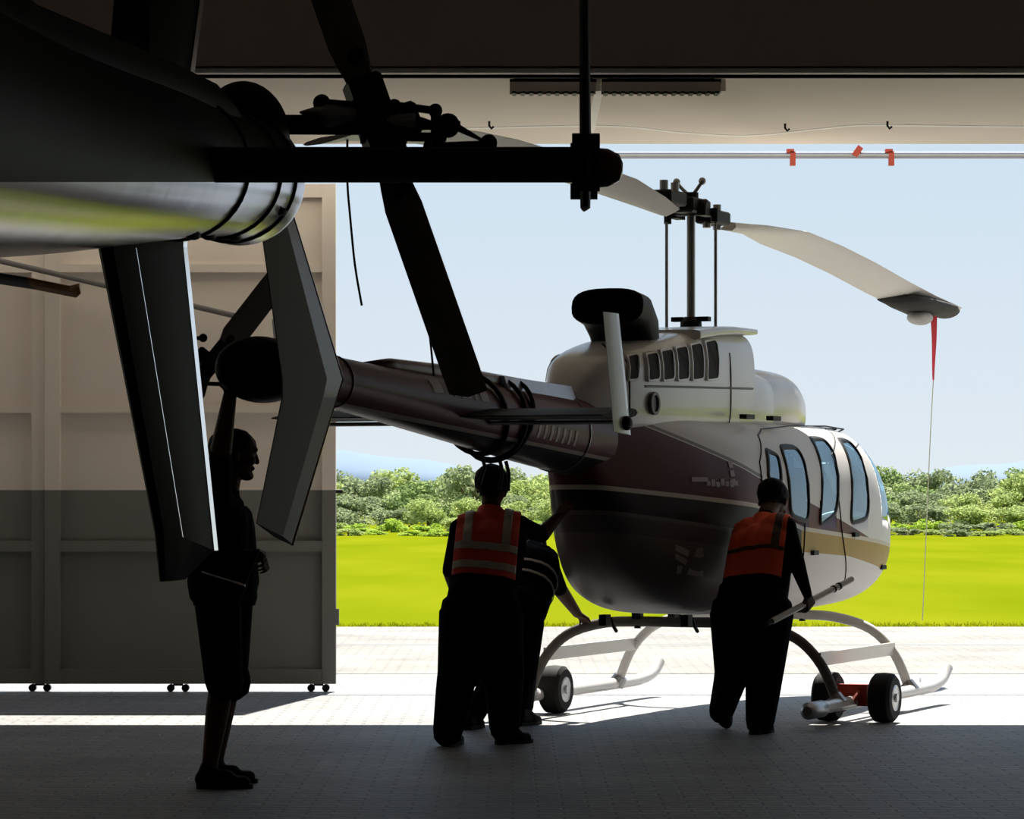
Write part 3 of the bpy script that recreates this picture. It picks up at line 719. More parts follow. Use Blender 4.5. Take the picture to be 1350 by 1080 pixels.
bm = bmesh.new(); tube(bm, [(SX-.05,-1.0,SZH-.05),(SX-.05,1.0,SZH-.05)], .012, 8); obj('stabiliser_tube', bm, M['alu'], heli)
for s in (-1, 1):
    P = [HS(a, b, -1.0) for a, b in ((815,414),(795,411),(831,574),(809,569))]
    bm = bmesh.new(); y = s*1.0
    le0, te0, le1, te1 = [Vector((p.x, y, p.z)) for p in P]
    airfoil(bm, [(le0, te0, .03, (0,1,0)), (le0.lerp(le1,.5), te0.lerp(te1,.5), .036, (0,1,0)), (le1, te1, .03, (0,1,0))], .3); fl = obj('finlet', bm, M['white'], heli, smooth=True, sharp=40)
    p = HS(822,558,-1.0); bm = bmesh.new(); ellipsoid(bm, (p.x, y+s*.02, p.z), (.05,.03,.04), 16, 10); obj('position_light', bm, M['black'] if s < 0 else M['red_glass'], fl, smooth=True)
# vertical fin on the starboard side of the boom end
FYO = -.20
def fp_(px, py): return HS(px, py, FYO)
st = [(fp_(358,200), fp_(318,212)), (fp_(386,290), fp_(344,300)), (fp_(450,500), fp_(372,500)), (fp_(442,524), fp_(372,524)), (fp_(384,718), fp_(338,690))]
bm = bmesh.new(); airfoil(bm, [(a, b, th, (0,1,0)) for (a, b), th in zip(st, (.05,.06,.085,.085,.05))], .38); vf = obj('vertical_fin', bm, M['fin_grey'], heli, smooth=True, sharp=12); vf.data.materials.append(M['maroon'])
for i in range(27):
    if i % 9 in (0,1,7,8): vf.data.polygons[i].material_index = 1
bm = bmesh.new(); tube(bm, [Vector((p[0].x+.004, p[0].y, p[0].z)) for p in st], .011, 8); obj('fin_leading_edge', bm, M['maroon'], heli)
bm = bmesh.new(); tube(bm, [(-5.75,-.02,2.06),(-5.75,-.2,2.06)], .06, 12); tube(bm, [(-6.0,-.02,2.08),(-6.0,-.2,2.08)], .05, 12); obj('fin_mount', bm, M['black'], heli)

def tail_rotor(par, hubp, ax, span, chord_dir, R_, ch, mat_b, mat_h, inboard, sc=1.0):
    hubp, ax, span, cd = Vector(hubp), Vector(ax).normalized(), Vector(span).normalized(), Vector(chord_dir)
    cd = (cd-span*cd.dot(span)).normalized(); nv = span.cross(cd).normalized()
    bm = bmesh.new(); tube(bm, [hubp-ax*inboard, hubp+ax*.06], .03, 14); obj('tail_rotor_shaft', bm, mat_h, par, smooth=True, sharp=40)
    bm = bmesh.new(); fr = Matrix((span, cd, nv)).transposed()
    bm_box(bm, hubp, (.24*sc,.085*sc,.10*sc), fr); bm_box(bm, hubp+ax*.05, (.08*sc,.12*sc,.09*sc), fr); tube(bm, [hubp-ax*.05, hubp+ax*.09], .045*sc, 14)
    bmesh.ops.bevel(bm, geom=[e for e in bm.edges if e.calc_face_angle(0) > .6], offset=.012, segments=1, affect='EDGES')
    hb = obj('tail_rotor_hub', bm, mat_h, par)
    for s in (-1, 1):
        for k in (.10, .17):
            bm = bmesh.new(); c = hubp+span*s*k*sc; tube(bm, [c-nv*.05*sc, c+nv*.05*sc], .018*sc, 8); obj('bolt', bm, mat_h, hb)
        bm = bmesh.new(); st = []
        for f, cc, th in ((.12,.07,.04),(.22,.10,.03),(.3,ch,.022),(.9,ch,.018),(.97,ch*.98,.014),(1.0,ch*.55,.008)):
            c = hubp+span*s*R_*f; off = cd*(ch*.20*(1 if f > .98 else 0))*s
            st.append((c+cd*cc*.45+off, c-cd*cc*.55+off, th, nv))
        airfoil(bm, st, .3); obj('tail_rotor_blade', bm, mat_b, par, smooth=True, sharp=35)
        # pitch linkage
        a0 = hubp+ax*.16*sc+cd*s*.02; a1 = hubp+cd*s*.11*sc+span*s*.08*sc+ax*.14*sc; a2 = hubp+cd*s*.11*sc+span*s*.09*sc
        bm = bmesh.new(); tube(bm, [a0, a1, a2], .011*sc, 8); ellipsoid(bm, a1, (.022*sc,)*3, 10, 8); ellipsoid(bm, a2, (.022*sc,)*3, 10, 8); obj('pitch_link', bm, mat_h, hb)
    bm = bmesh.new(); tube(bm, [hubp+ax*.06, hubp+ax*.20*sc], .014, 8); ellipsoid(bm, hubp+ax*.17*sc, (.03*sc,)*3, 10, 8); obj('pitch_change_shaft', bm, mat_h, hb)
hp = HS(281,476,.32); tipv = HS(366,366,.32)-hp
tail_rotor(heli, hp, (0,1,0), tipv, tipv.cross(Vector((.85,.52,0))), .82, .133, M['fin_grey'], M['black'], .32)

# skids, cross tubes, steps
SKY = 1.09
for s in (-1, 1):
    bm = bmesh.new(); tube(bm, smooth_path([(-.82,s*SKY,.135),(-.7,s*SKY,.135),(0,s*SKY,.135),(1.5,s*SKY,.135),(1.9,s*SKY,.145),(2.13,s*SKY,.18),(2.26,s*SKY,.25)],5), .042, 14); sk = obj('skid_tube', bm, M['white'], heli, smooth=True, sharp=50)
    bm = bmesh.new(); tube(bm, [(-.86,s*SKY,.13),(-.83,s*SKY,.13),(-.58,s*SKY,.13),(-.56,s*SKY,.13)], [.03,.055,.055,.045], 14); obj('skid_end_cap', bm, M['steel'], sk, smooth=True, sharp=40)
    bm = bmesh.new(); bm_box(bm, (.6,s*.95,.42), (1.62,.035,.085)); obj('boarding_step', bm, M['white'], heli)
    for x in (-.2, 1.4):
        bm = bmesh.new(); tube(bm, [(x,s*(SKY-.04),.19),(x,s*SKY,.13)], [.05,.06], 12); obj('skid_saddle', bm, M['steel'], sk)
for x, mt in ((-.2,'tube_shaded'),(1.4,'white')):
    bm = bmesh.new(); hp_ = [(x,-1.07,.15),(x,-.97,.38),(x,-.80,.55),(x,-.55,.63),(x,-.3,.645),(x,0,.645),(x,.3,.645),(x,.55,.63),(x,.80,.55),(x,.97,.38),(x,1.07,.15)]
    tube(bm, smooth_path(hp_, 5), .034, 12); ct = obj('cross_tube', bm, M[mt], heli, smooth=True, sharp=50)
    for y in (-.3, .3):
        bm = bmesh.new(); bm_box(bm, (x,y,.69), (.06,.06,.06)); tube(bm, [(x,y,.60),(x,y,.66)], .022, 10); obj('cross_tube_clamp', bm, M['black'], ct)

# ground handling wheels clamped to the skids
def hw(x, y): return Vector((OX+FX*x-FY*y, OY+FY*x+FX*y, 0))
def wheels(yc, d0, d1, label):
    c = hw(.15, yc); g = empty('ground_handling_wheels', c, math.atan2(FY, FX)); tag(g, label, 'wheel set', 'ground handling wheels on the skids')
    for dy in (d0, d1):
        bm = bmesh.new(); R = []
        for yy, r_ in ((-.075,.085),(-.075,.135),(-.055,.158),(0,.163),(.055,.158),(.075,.135),(.075,.085)):
            R.append([(r_*math.cos(t), dy+yy, .163+r_*math.sin(t)) for t in [2*math.pi*i/36 for i in range(36)]])
        rings(bm, R); ty = obj('tyre', bm, M['rubber'], g, smooth=True, sharp=40)
        for s in (-1, 1):
            bm = bmesh.new(); R = []
            for yy, r_ in ((.076,.085),(.080,.075),(.066,.06),(.066,.03),(.09,.028),(.09,.002)):
                R.append([(r_*math.cos(t), dy+s*yy, .163+r_*math.sin(t)) for t in [2*math.pi*i/24 for i in range(24)]])
            rings(bm, R); obj('wheel_rim', bm, M['alu'], ty, smooth=True, sharp=30)
    bm = bmesh.new(); tube(bm, [(0,d0,.163),(0,d1,.163)], .02, 10); obj('axle', bm, M['steel'], g)
    bm = bmesh.new(); bm_box(bm, (0,(d0+d1)/2,.22), (.16,.16,.05)); bm_box(bm, (-.07,(d0+d1)/2,.18), (.04,.20,.14)); bm_box(bm, (.07,(d0+d1)/2,.18), (.03,.20,.12)); obj('jack_frame', bm, M['red_metal'], g)
    bm = bmesh.new(); tube(bm, [(-.1,(d0+d1)/2-.05,.2),(-.2,(d0+d1)/2-.02,.12),(-.12,(d0+d1)/2+.05,.09)], .016, 8); obj('lift_lever', bm, M['red_metal'], g)
wheels(-1.09, -.19, .19, 'red jacked wheel pair on the skid beside the man with the pole')
wheels(1.09, -.06, .27, 'wheel pair on the skid beside the crouching man')

# ---------------------------------------------------------------- tail of the second helicopter, close to the camera
T0 = Vector((-.82, 8.5, 0))
tail2 = empty('helicopter_tail', T0); tag(tail2, 'dark polished tail of a second helicopter, in silhouette high above the floor', 'helicopter')
def L2(px, py, D): return W(px, py, D)-T0
BK2 = [(1.2,1.80,.27),(3.0,1.90,.225),(5.35,2.06,.185),(7.33,2.225,.180),(8.8,2.345,.172),(9.6,2.41,.185),(10.0,2.435,.198),(10.14,2.44,.19),(10.22,2.445,.14),(10.25,2.445,.05)]
bm = bmesh.new(); rings(bm, [[(kinterp(BK2,y)[1]*math.cos(t), y-8.5, kinterp(BK2,y)[0]+kinterp(BK2,y)[1]*math.sin(t)) for t in [2*math.pi*i/48 for i in range(48)]] for y in list(np.linspace(1.2,10,50))+[10.05,10.1,10.14,10.18,10.21,10.235,10.25]])
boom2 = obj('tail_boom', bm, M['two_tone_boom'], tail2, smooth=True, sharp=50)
for y in (8.15, 9.25, 9.72):
    c, r_ = kinterp(BK2, y); bm = bmesh.new(); tube(bm, [((r_+.002)*math.cos(t), y-8.5, c+(r_+.002)*math.sin(t)) for t in [2*math.pi*i/40 for i in range(41)]], .006, 6, cap=False); obj('boom_band', bm, M['black'], boom2)
for y, a in ((7.9,-1.2),(8.9,-1.5),(9.5,-1.4),(9.62,-.6)):
    c, r_ = kinterp(BK2, y); bm = bmesh.new(); ellipsoid(bm, (r_*math.cos(a), y-8.5, c+r_*math.sin(a)), (.02,.05,.012), 12, 8); obj('boom_fitting', bm, M['black'], boom2)
bm = bmesh.new(); R = []
for y, w_, zt in ((3.0,.10,2.20),(5.35,.10,2.28),(7.33,.10,2.45),(8.6,.10,2.55),(9.4,.08,2.58)):
    R.append([(x, y-8.5, z) for x, z in ((-w_,zt-.16),(-w_,zt-.05),(-w_*.6,zt),(w_*.6,zt),(w_,zt-.05),(w_,zt-.16))])
rings(bm, R); obj('driveshaft_cover', bm, M['gloss_dark'], tail2, smooth=True)
p = L2(322,175,9.9); bm = bmesh.new(); ellipsoid(bm, (p.x, p.y, 2.55), (.135,.26,.165), 32, 20); obj('tail_gearbox_fairing', bm, M['gloss_dark'], tail2, smooth=True)
# stabiliser and finlets
zs = 2.222; y0 = 7.12-8.5; y1 = 7.6-8.5
bm = bmesh.new(); airfoil(bm, [((x,y0,zs-.012),(x,y1,zs-.008),.078,(0,0,1)) for x in (-.99,-.5,0,.5,.97)], .3); obj('stabiliser', bm, M['gloss_dark'], tail2, smooth=True, sharp=50)
for s in (1, -1):
    x = L2(771,100,7.33).x*s
    bm = bmesh.new(); airfoil(bm, [((x,y0+.10,zs-.105),(x,y0+.30,zs-.10),.022,(1,0,0)), ((x,y0+.06,zs),(x,y0+.34,zs),.026,(1,0,0)), ((x,y0+.24,zs+.55),(x,y0+.46,zs+.55),.02,(1,0,0))], .3); fl = obj('finlet', bm, M['gloss_dark'], tail2)
    for yy in (y0+.10, y0+.3):
        for dz in (.035, -.055):
            bm = bmesh.new(); tube(bm, [(x-.03*s,yy,zs+dz),(x+.03*s,yy,zs+dz)], .018, 8); obj('clamp', bm, M['black'], fl)
    bm = bmesh.new(); tube(bm, [(x+.01*s,y0+.2,zs-.012),(x+.05*s,y0+.2,zs-.012),(x+.075*s,y0+.2,zs-.012),(x+.083*s,y0+.2,zs-.012)], [.045,.042,.03,.012], 16); obj('position_light', bm, M['red_glass'], fl, smooth=True)
# fin: upper and lower halves, swept aft
st = [(L2(152,-120,9.9), L2(276,-120,10.25)), (L2(150,0,9.6), L2(262,0,10.05)), (L2(143,110,9.35), L2(246,120,9.95)), (L2(133,330,9.3), L2(240,325,9.95)), (L2(205,700,9.7), L2(281,726,10.1)), (L2(212,767,9.78), L2(244,764,10.0))]
bm = bmesh.new(); airfoil(bm, [(a, b, th, (1,.25,0)) for (a, b), th in zip(st, (.04,.05,.075,.075,.05,.03))], .33); obj('vertical_fin', bm, M['gloss_dark'], tail2, smooth=True, sharp=12)
ed = Vector((.22,.975,0))
bm = bmesh.new(); rings(bm, [[b, b+ed*.038, b+ed*.038+Vector((.004,-.001,0)), b+Vector((.004,-.001,0))] for a, b in st[:5]]); obj('fin_edge_glint_strip', bm, M['bright_metal'], tail2)  # bright strip added and angled so the trailing edge looks lit from outdoors
bm = bmesh.new(); mids = [a.lerp(b, .30)+Vector((.03,-.05,0)) for a, b in (st[3], st[4])]; rings(bm, [[m_, m_+ed*.004, m_+ed*.004+Vector((.003,0,0)), m_+Vector((.003,0,0))] for m_ in mids]); obj('fin_seam', bm, M['bright_metal'], tail2)
bm = bmesh.new(); tube(bm, [(-.02,9.6-8.5,2.42),(-.25,9.6-8.5,2.42)], .06, 12); obj('fin_mount', bm, M['black'], tail2)
# tail rotor, port side
hp2 = L2(497,165,10.0); span = L2(622,520,10.0)-L2(440,0,10.0)
tail_rotor(tail2, hp2, (1,.05,.0), span, span.cross(Vector((-.25,1,0))), .86, .118, M['blade_dark'], M['black'], .42, 1.25)
bm = bmesh.new(); tube(bm, [L2(395,148,9.95), L2(412,150,9.95), L2(432,153,9.95), L2(470,150,9.95)], [.003,.02,.036,.02], 12); obj('pitch_cone', bm, M['steel'], tail2, smooth=True)
bm = bmesh.new(); tube(bm, [L2(515,138,9.98), L2(574,146,9.98)], .012, 8); tube(bm, [L2(574,146,9.98), L2(574,196,9.98)], .014, 8); tube(bm, [L2(520,180,9.98), L2(584,181,9.98)], .014, 8)
for q_ in ((574,146,9.98),(580,181,9.98),(520,140,9.98)): ellipsoid(bm, L2(*q_), (.022,)*3, 10, 8)
obj('pitch_linkage', bm, M['black'], tail2)
bm = bmesh.new(); tube(bm, [L2(500,160,9.97), L2(548,160,9.97)], [.03,.026], 12); obj('counterweight', bm, M['steel'], tail2)

# loose cords hanging from the parked blade
for P, lab in (([(458,240,17.3),(462,290,17.3),(468,350,17.3),(477,403,17.3)], 'loose dark strap hanging straight down beside the door edge'),
               ([(502,240,17.6),(530,300,17.7),(555,370,17.8),(565,430,17.9),(572,496,17.95)], 'thin dark cord slanting down from rotor blade to tail boom')):
    bm = bmesh.new(); tube(bm, smooth_path([W(*p) for p in [(P[0][0], 182, P[0][2])]+P], 4), .006, 6); tag(obj('tie_down_cord', bm, M['strap']), lab, 'cord')
# blade of a third parked helicopter, with an orange tip
rb = empty('parked_rotor_blade', W(0,365,12.5)); tag(rb, 'dark rotor blade with orange brown tip, below the polished tail', 'rotor blade')
o0 = W(0,365,12.5); ab = [(W(-700,255,12.6)-o0), (W(40,372,12.5)-o0), (W(95,383,12.5)-o0), (W(105,379,12.5)-o0)]
def bst(p, ch): return (p+Vector((0,-ch*.4,.01)), p+Vector((0,ch*.6,-.02)), .02, (0,.2,1))
bm = bmesh.new(); airfoil(bm, [bst(ab[0],.22), bst(ab[1],.22)], .3); obj('blade_span', bm, M['blade_dark'], rb)
bm = bmesh.new(); airfoil(bm, [bst(ab[1],.22), bst(ab[2],.20), bst(ab[3],.06)], .3); obj('blade_tip', bm, M['orange'], rb)

# ---------------------------------------------------------------- people
def prim_mesh(bm, p, q, r0, r1):
    p, q = Vector(p), Vector(q)
    bmesh.ops.create_icosphere(bm, subdivisions=2, radius=r0, matrix=Matrix.Translation(p))
    bmesh.ops.create_icosphere(bm, subdivisions=2, radius=r1, matrix=Matrix.Translation(q))
    if (q-p).length > 1e-4: tube(bm, [p, q], [r0, r1], 16)
def fuse(prims, vox, smooth=2):
    bm = bmesh.new()
    for p, q, a, b, *_ in prims: prim_mesh(bm, p, q, a, b)
    me = bpy.data.meshes.new('tmp'); bm.to_mesh(me); bm.free()
    o = bpy.data.objects.new('tmp', me); C.objects.link(o)
    m = o.modifiers.new('r', 'REMESH'); m.mode = 'VOXEL'; m.voxel_size = vox; m.use_smooth_shade = True
    if smooth: k = o.modifiers.new('s', 'SMOOTH'); k.iterations = smooth; k.factor = .5
    dg = bpy.context.evaluated_depsgraph_get(); dg.update()
    out = bpy.data.meshes.new_from_object(o.evaluated_get(dg))
    bpy.data.objects.remove(o); bpy.data.meshes.remove(me)
    out.materials.clear(); return out
def nearest(prims, P):
    best = np.full(len(P), 1e9); idx = np.zeros(len(P), int)
    for i, (p, q, a, b, *_) in enumerate(prims):
        p, q = np.array(p), np.array(q); d = q-p; L = d@d
        t = np.clip(((P-p)@d)/L, 0, 1) if L > 1e-9 else np.zeros(len(P))
        s_ = np.linalg.norm(P-(p+t[:, None]*d), axis=1)-(a+(b-a)*t)
        k = s_ < best; best[k] = s_[k]; idx[k] = i
    return idx
def hand(w, d, n, thumb, curl, mt, L=1.0):
    w, d, n = Vector(w), Vector(d).normalized(), Vector(n); n = (n-d*n.dot(d)).normalized(); u = d.cross(n)*thumb
    out = []
    off = (.036, .012, -.012, -.035); ln = (.072, .082, .076, .06)
    for i in range(4):
        k0 = w+u*off[i]*.6+d*.015; k1 = w+d*(.092-.004*abs(i-1.2))*L+u*off[i]*L
        out.append((k0, k1, .014, .0125, mt))
        p = k1; dd = d.copy()
        for j, fr in enumerate((.45,.3,.25)):
            dd = (Matrix.Rotation(curl*(1 if j else .7), 3, n.cross(d)) @ dd).normalized() if False else (dd*math.cos(curl)+n*math.sin(curl) if j == 0 else (lambda a, b: (a*math.cos(curl)+b*math.sin(curl)))(dd, (n-dd*n.dot(dd)).normalized())).normalized()
            q = p+dd*ln[i]*fr*L; out.append((p, q, .0088-.0008*j, .0082-.0008*j, mt)); p = q
    t0 = w+d*.025+u*.026; t1 = t0+(d*.55+u*.75+n*.25).normalized()*.045*L; t2 = t1+(d*.85+u*.2+n*.45).normalized()*.034*L
    out += [(w+d*.02, t0, .016, .015, mt), (t0, t1, .014, .011, mt), (t1, t2, .0105, .009, mt)]
    return out
def head_prims(c, face, up, mt='skin', s=1.08):
    c, f, u = Vector(c), Vector(face).normalized(), Vector(up).normalized(); f = (f-u*f.dot(u)).normalized(); l = u.cross(f)
    P = [(c+f*.03*s+u*.035*s, c-f*.035*s+u*.03*s, .077*s, .08*s, mt), (c+f*.03*s-u*.03*s, c+f*.045*s-u*.07*s, .062*s, .043*s, mt),
         (c+f*.075*s-u*.095*s, c+f*.06*s-u*.09*s, .022*s, .03*s, mt), (c+f*.098*s+u*.012*s, c+f*.108*s-u*.028*s, .009*s, .014*s, mt),
         (c+f*.088*s-u*.060*s+l*.02*s, c+f*.088*s-u*.060*s-l*.02*s, .010*s, .010*s, mt), (c+f*.088*s+u*.03*s+l*.035*s, c+f*.092*s+u*.028*s-l*.035*s, .014*s, .014*s, mt)]
    for k in (-1, 1):
        P.append((c+l*k*.078*s+u*.012*s-f*.005*s, c+l*k*.080*s-u*.022*s+f*.002*s, .014*s, .011*s, mt))
        P.append((c+f*.078*s-u*.022*s+l*k*.035*s, c+f*.07*s-u*.03*s+l*k*.045*s, .02*s, .02*s, mt))
    return P
def person(label, feet, prims, shoes, hair, extra=None):
    base = Vector(feet)
    pr = [(Vector(p)-base, Vector(q)-base, a, b, *r) for p, q, a, b, *r in prims]
    me = fuse(pr, .0062, 2); me.name = 'person'
    names = []
    for p in pr:
        if p[4] not in names: names.append(p[4])
    for n in names: me.materials.append(M[n])
    n = len(me.polygons); cen = np.empty(n*3); me.polygons.foreach_get('center', cen)
    ids = nearest(pr, cen.reshape(-1, 3)); lut = np.array([names.index(p[4]) for p in pr])
    me.polygons.foreach_set('material_index', lut[ids].astype('int32')); me.polygons.foreach_set('use_smooth', [True]*n); me.update()
    o = link('person', me); o.location = base; tag(o, label, 'person')
    for hl, toe, top in shoes:                           # heel, toe (both at sole level), ankle
        hl, toe, top = Vector(hl)-base, Vector(toe)-base, Vector(top)-base; up = Vector((0,0,1)); d = (toe-hl).normalized()
        nu = d.cross(up).normalized().cross(d); nu = nu if nu.z > 0 else -nu
        S = [(hl+nu*.035+d*.03, toe+nu*.032-d*.045, .036, .033), (hl+nu*.05+d*.03, hl.lerp(toe,.55)+nu*.055, .042, .040), (hl+d*.045+nu*.06, top, .045, .048), (hl.lerp(toe,.55)+nu*.04+d.cross(nu)*.012, toe+nu*.030-d*.06+d.cross(nu)*.018, .034, .03), (hl.lerp(toe,.55)+nu*.04-d.cross(nu)*.012, toe+nu*.030-d*.06-d.cross(nu)*.018, .034, .03)]
        sm_ = fuse(S, .009, 2)
        sh = link('shoe', sm_, M['shoe'], o, smooth=True)
        b = bmesh.new(); R = []
        sd_ = d.cross(nu).normalized(); Ln = (toe-hl).length
        prof = [(0,.018),(.04,.034),(.3,.036),(.62,.046),(.85,.042),(.97,.022),(1,.006)]
        lo = [hl+d*Ln*t_+sd_*w_ for t_, w_ in prof]+[hl+d*Ln*t_-sd_*w_ for t_, w_ in prof[::-1]]
        rings(b, [[p+nu*.0 for p in lo], [p+nu*.022 for p in lo]]); obj('sole', b, M['rubber'], sh)
    if hair:
        c, f, u, s_ = hair; c = Vector(c)-base; f, u = Vector(f).normalized(), Vector(u).normalized(); f = (f-u*f.dot(u)).normalized()
        H = [(c+f*.012+u*.045, c-f*.045+u*.038, .082*s_, .086*s_), (c-f*.06+u*.01, c-f*.055-u*.03, .066*s_, .055*s_)]
        hm = fuse(H, .009, 1); b = bmesh.new(); b.from_mesh(hm); bmesh.ops.bisect_plane(b, geom=b.verts[:]+b.edges[:]+b.faces[:], plane_co=c+f*.055+u*.05, plane_no=(f*.75-u*.66), clear_outer=True)
        bmesh.ops.bisect_plane(b, geom=b.verts[:]+b.edges[:]+b.faces[:], plane_co=c-u*.06, plane_no=-u, clear_outer=True)
        obj('hair', b, M['hair'], o, smooth=True)
    return o, base
def slice_shell(prims, base, grow, cuts, name, m, par, vox=.011, thick=.006):
    me = fuse([(Vector(p)-base, Vector(q)-base, a+grow, b+grow) for p, q, a, b, *_ in prims], vox, 3)
    b = bmesh.new(); b.from_mesh(me); bpy.data.meshes.remove(me)
    for co, no in cuts:
        bmesh.ops.bisect_plane(b, geom=b.verts[:]+b.edges[:]+b.faces[:], plane_co=Vector(co)-base, plane_no=Vector(no), clear_outer=True)
    o = obj(name, b, M[m], par, smooth=True)
    k = o.modifiers.new('cloth', 'SOLIDIFY'); k.thickness = thick; k.offset = 0
    return o
def torso(hipL, hipR, shL, shR, neck, rs=1.0, mt='shirt', belly=0.0):
    hipL, hipR, shL, shR, neck = [Vector(v) for v in (hipL, hipR, shL, shR, neck)]
    pc, sc_ = (hipL+hipR)/2, (shL+shR)/2
    iL, iR = shL.lerp(sc_, .42), shR.lerp(sc_, .42); up = (sc_-pc).normalized(); cl, cr = pc.lerp(hipL,.55)+up*.10, pc.lerp(hipR,.55)+up*.10
    P = [(cl, iL-up*.10, .115*rs+belly, .122*rs, mt), (cr, iR-up*.10, .115*rs+belly, .122*rs, mt), (pc+up*.12, sc_-up*.10, .12*rs+belly, .13*rs, mt),
         (shL, iL, .066*rs, .085*rs, mt), (shR, iR, .066*rs, .085*rs, mt), (sc_-up*.05, neck, .085*rs, .055, mt),
         (iL-up*.1, shL-up*.02, .11*rs, .06*rs, mt), (iR-up*.1, shR-up*.02, .11*rs, .06*rs, mt)]
    return P
def limb(a, b, c, r, mts):
    a, b, c = Vector(a), Vector(b), Vector(c)
    return [(a, b, r[0], r[1], mts[0]), (b, b.lerp(c,.35), r[1], r[2], mts[1]), (b.lerp(c,.35), c, r[2], r[3], mts[1])]
def hips(hl, hr, mt, r=.125):
    hl, hr = Vector(hl), Vector(hr); pc = (hl+hr)/2; u = Vector((0,0,1))
    return [(hl.lerp(pc,.2)+u*.02, hr.lerp(pc,.2)+u*.02, r, r, mt), (hl.lerp(pc,.3)+u*.1, hr.lerp(pc,.3)+u*.1, r*.95, r*.95, mt)]

# man at the left, one hand up on the tail, clipboard at his waist
hl, hr, sl, sr = W(303,770,17.0), W(286,772,16.72), W(302,672,17.05), W(288,668,16.68)
nk = W(301,640,16.86)
P = torso(hl, hr, sl, sr, nk, 1.1, 'shirt', .02)+hips(hl, hr, 'jeans', .14)
P += [(nk-Vector((0,0,.03)), W(305,622,16.86), .055, .055, 'skin')]
hc = W(309,600,16.86); P += head_prims(hc, (.96,.25,.05), (.04,0,1))
elb = W(291,595,16.45); wr = W(303,522,16.27)
P += limb(sr, elb, wr, (.070,.055,.048,.034), ('shirt','skin'))+hand(wr, W(310,488,16.26)-wr, (.25,.95,.1), 1, .15, 'skin')
elb2 = W(316,738,17.12); wr2 = W(344,733,16.85)
P += limb(sl, elb2, wr2, (.062,.05,.042,.031), ('shirt','skin'))+hand(wr2, Vector((.25,-.6,-.25)), (-.9,-.1,-.3), -1, .7, 'skin')
kn1, an1 = W(294,888,16.72), W(276,1012,16.86); kn2, an2 = W(302,886,17.1), W(284,1004,17.16)
hem1, hem2 = W(296,898,16.73), W(306,900,17.1)
P += [(hr, kn1, .125, .098, 'jeans'), (kn1, hem1, .098, .10, 'jeans'), (hl, kn2, .125, .098, 'jeans'), (kn2, hem2, .098, .10, 'jeans')]
P += [(kn1, kn1.lerp(an1,.35), .058, .062, 'skin'), (kn1.lerp(an1,.35), an1, .062, .040, 'skin'), (kn2, kn2.lerp(an2,.35), .058, .062, 'skin'), (kn2.lerp(an2,.35), an2, .062, .040, 'skin')]
def shoe_at(px, D, tx, ty):
    h = Vector(((px-675)*D/FPX, D, 0)); d = Vector((tx, ty, 0)).normalized(); return h, h+d*.285
h1, t1 = shoe_at(259, 16.84, 1, .05); h2, t2 = shoe_at(267, 17.14, 1, .12)
A, base = person('dark-clothed man in shorts reaching one arm up to the tail fairing', Vector(((285-675)*16.95/FPX, 16.95, 0)), P, [(h1, t1, an1), (h2, t2, an2)], (hc, (.96,.25,.05), (.04,0,1), 1.12))
S = torso(hl, hr, sl, sr, nk, 1.0, 'shirt', .02)
u = Vector((0,0,1))
slice_shell([(W(303,770,16.98)+u*.0, sl.lerp(nk,.4)-u*.12, .15, .13), (W(286,772,16.74), sr.lerp(nk,.4)-u*.12, .15, .13), (W(296,790,16.86), W(297,700,16.86), .165, .15)], base, .0, [(W(300,798,16.86), (0,0,-1)), (W(300,668,16.86), (0,0,1))], 'shirt', 'shirt', A)
# clipboard
cb = empty('clipboard', W(297,750,16.6)); tag(cb, 'dark clipboard with a bright metal edge, held at the waist of the man in shorts', 'clipboard')
o0 = W(297,750,16.6); cs = [W(295,724,16.7)-o0, W(342,727,16.68)-o0, W(323,772,16.5)-o0, W(266,754,16.52)-o0]
nn = (cs[1]-cs[0]).cross(cs[3]-cs[0]).normalized()*.003
bm = bmesh.new(); rings(bm, [[c-nn for c in cs], [c+nn for c in cs]]); obj('board', bm, M['shoe'], cb)
bm = bmesh.new(); tube(bm, [cs[3], cs[2]], .006, 8); obj('metal_edge', bm, M['bright_metal'], cb)
bm = bmesh.new(); tube(bm, [cs[0].lerp(cs[1],.2), cs[0].lerp(cs[1],.8)], .007, 8); obj('clip', bm, M['steel'], cb)

def vest_on(o, base, TP, pc, nk, lat, m, ms, rows, vert, low=.03, top=.02):
    pc, nk = Vector(pc), Vector(nk); up = (nk-pc).normalized(); lat = Vector(lat); lat = (lat-up*lat.dot(up)).normalized(); H = (nk-pc).length
    hw = .185; fr = up.cross(lat)
    base_c = [(pc+up*H*low, -up), (nk-up*top, up), (pc+lat*hw, lat), (pc-lat*hw, -lat)]
    v = slice_shell(TP, base, .016, base_c, 'vest', m, o)
    for a, b in rows: slice_shell(TP, base, .021, [(pc+up*a, -up), (pc+up*b, up), (pc+lat*hw, lat), (pc-lat*hw, -lat)], 'reflective_stripe', ms, v, thick=.004)
    for k in vert:
        slice_shell(TP, base, .0215, [(pc+up*rows[-1][1], -up), (nk-up*(top+.005), up), (pc+lat*(k+.025), lat), (pc+lat*(k-.025), -lat)], 'reflective_stripe', ms, v, thick=.004)
    return v
